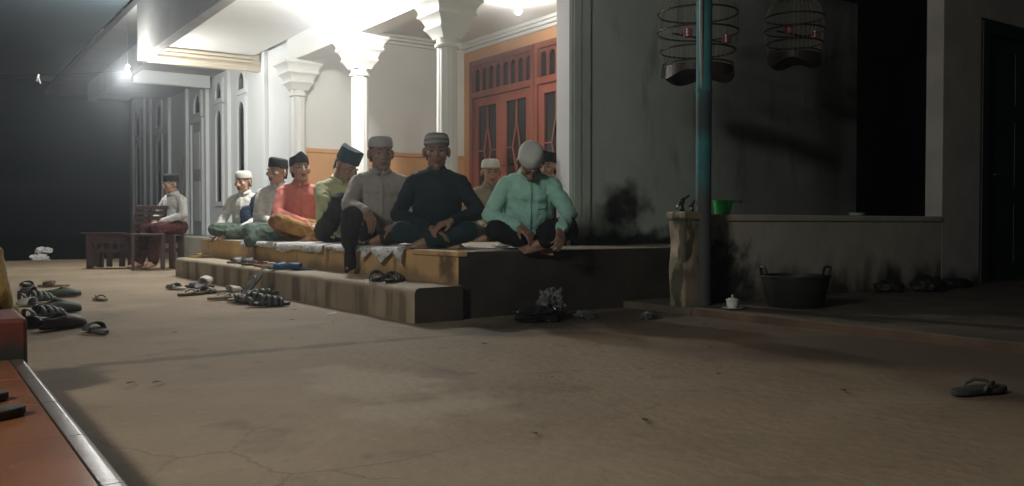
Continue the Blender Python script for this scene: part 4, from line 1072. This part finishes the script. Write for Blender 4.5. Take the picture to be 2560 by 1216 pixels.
# ---- dipper, dish, basket, bundles
dp = thing('dipper', 'bright green plastic dipper with long handle on the sill', 'dipper', (1.83,-.395,.623), R(-6))
smooth_by_angle(MB().lathe([(.002,.0),(.048,.0),(.052,.004),(.064,.088),(.068,.090),(.068,.094),(.062,.094),(.049,.008),(.002,.008)], 28, cap=False).build('bowl', m_greenp, dp), 40)
MB().tube([(.062,0,.088),(.12,0,.089),(.165,0,.088)], [.008,.0065,.007], 8).build('handle', m_greenp, dp, smooth=True)
tag(smooth_by_angle(MB().lathe([(.03,0),(.05,.003),(.058,.022),(.054,.023),(.045,.008),(.002,.007)], 22, (3.33,-.40,.622), sx=1.2).build('soap_dish', mat('pale_blue_plastic', (.40,.46,.48), None, 5, .4)), 50), 'small pale dish on the dark window sill', 'dish')
bk = thing('basket', 'wide black rubber basket with two loop handles on the slab', 'basket', (1.86,-.96,.045), R(-30))
smooth_by_angle(MB().lathe([(.002,0),(.155,0),(.165,.01),(.205,.185),(.213,.188),(.213,.198),(.20,.198),(.155,.015),(.002,.012)], 32, cap=False).build('bowl', m_black_rub, bk), 40)
for sg in (-1, 1):
    MB().tube([(sg*.195,-.045,.19),(sg*.205,-.045,.235),(sg*.21,-.03,.247),(sg*.21,.03,.247),(sg*.205,.045,.235),(sg*.195,.045,.19)], .008, 8).build('handle', m_black_rub, bk, smooth=True)
def lump(name, loc, sc, m, label, cat, seed, amp=.35, group=None, sub=4, freq=2.2):
    bm = bmesh.new(); bmesh.ops.create_icosphere(bm, subdivisions=sub, radius=1)
    for v in bm.verts:
        p = v.co.copy(); d = 1 + amp*(noise.noise(p*freq + Vector((seed,0,0)))*.8 - abs(noise.noise(p*freq*2.3 + Vector((0,seed,0))))*.7 + .3*noise.noise(p*freq*6 + Vector((seed,seed,0))))
        v.co = Vector((p.x*sc[0], p.y*sc[1], p.z*sc[2]))*d
        if v.co.z < -sc[2]*.55: v.co.z = -sc[2]*.55
    me = bpy.data.meshes.new(name); bm.to_mesh(me); bm.free(); me.materials.append(m)
    me.polygons.foreach_set('use_smooth', [amp < .5]*len(me.polygons))
    o = obj(name, me); o.location = (loc[0], loc[1], loc[2] + sc[2]*.55); return tag(o, label, cat, group)
lump('cloth_bundle', (3.42,-.62,.045), (.12,.10,.06), m_black_rub, 'small dark cloth bundle at the foot of the grey wall', 'bundle', 3)
lump('cloth_bundle', (3.75,-.74,.045), (.16,.11,.075), m_black_rub, 'larger dark cloth bundle on the slab farther right', 'bundle', 9)
lump('cloth_bundle', (4.30,-.66,.045), (.20,.09,.05), m_black_rub, 'flat dark cloth bundle below the pale pier', 'bundle', 14)
lump('plastic_bag', (.33,-.36,.0), (.17,.10,.05), m_bagblack, 'black plastic bag lying by the platform end', 'plastic bag', 5, .6)
lump('plastic_bag', (.46,-.30,.05), (.085,.075,.085), m_bag, 'crumpled clear plastic bag on top of the black one', 'plastic bag', 8, .8, freq=3)
lump('plastic_bag', (.62,-.42,.0), (.075,.04,.03), m_bag, 'flattened clear plastic scrap beside the bags', 'plastic bag', 18, .7, freq=3)
lump('plastic_bag', (.94,-.62,.0), (.065,.035,.024), m_bag, 'small pale plastic scrap near the post', 'plastic bag', 21, .7, freq=3)
lump('plastic_sack', (-1.0,10.95,-.06), (.13,.08,.10), m_chinaw, 'white crumpled sack in the dark at the far yard edge', 'sack', 31, .6, freq=2)
lump('plastic_sack', (-.93,11.05,.10), (.12,.06,.06), m_chinaw, 'smaller white sack lying on the other at the yard edge', 'sack', 35, .6, freq=2)
# ---- litter on the yard
def leaf(x, y, s, rz, seed):
    mb = MB(); N = 7; vs = []; fs = []
    for i in range(N+1):
        t = i/N; w = s*.28*math.sin(math.pi*t)**.8
        for sg in (-1, 0, 1): vs.append((sg*w, s*(t-.5), .006 + s*.08*abs(sg)*math.sin(math.pi*t) + .02*s*noise.noise((t*4, sg, seed))))
    for i in range(N):
        a = i*3; fs += [(a,a+1,a+4,a+3),(a+1,a+2,a+5,a+4)]
    o = mb.add(vs, fs).build('dry_leaf', m_leaf, smooth=True); o.location = (x, y, 0); o.rotation_euler = (0,0,rz)
    return tag(o, 'small dry brown leaf lying on the yard concrete', 'leaf', 'dry leaves scattered over the yard')
for i, (x, y, s) in enumerate(((-.48,-1.03,.05),(-.70,.20,.035),(-1.15,-.35,.03),(-.85,.45,.04),(-.35,-.62,.035),(.15,-.72,.03),(.50,-.90,.04),(.95,-1.05,.06),(.62,-1.5,.04),(-1.55,.22,.05),(-1.95,-1.2,.06),(-2.03,-1.16,.05),(-1.3,-2.55,.035),(-.95,-2.6,.05),(-.1,-2.65,.05),(-.75,-1.9,.03),(.3,-1.7,.04),(-.2,-2.2,.04),(-.62,1.02,.05),(-.95,1.5,.03))):
    leaf(x, y, s*.75, random.uniform(0, 6.28), i*3.1)
o = MB().add([(-.03,-.02,.004),(.03,-.015,.007),(.028,.02,.012),(-.032,.016,.006)], [(0,1,2,3)]).build('paper_scrap', m_chinaw); o.location = (-.52,.65,.002)
tag(o, 'small white paper scrap on the yard near the step', 'paper scrap')
gl = thing('drinking_glass', 'small clear glass held by the lime shirted man', 'glass', (.28,2.24,.68))
m_gl = mat('tea_glass', (.35,.33,.30), None, 5, .08); smooth_by_angle(MB().lathe([(.022,0),(.032,.004),(.038,.05),(.041,.09),(.037,.09),(.032,.01),(.002,.008)], 22, cap=False).build('bowl', m_gl, gl), 40)

# ---- added air volume that imitates lens glare round the bulbs
hz = bx(-64, 64, -54, 94, -1.4, 4.2).build('glare_haze', mat('glare_haze_base', (.8,.8,.8)))
hz['kind'] = 'stuff'
hm = bpy.data.materials.new('glare_haze_air'); hm.use_nodes = True; nt = hm.node_tree; nt.nodes.clear()
pv = nd(nt, 'ShaderNodeVolumePrincipled'); pv.inputs['Color'].default_value = (.85,.93,1.0,1); pv.inputs['Density'].default_value = .008; pv.inputs['Anisotropy'].default_value = 0.85
om = nd(nt, 'ShaderNodeOutputMaterial'); nt.links.new(pv.outputs[0], om.inputs['Volume'])
hz.data.materials[0] = hm
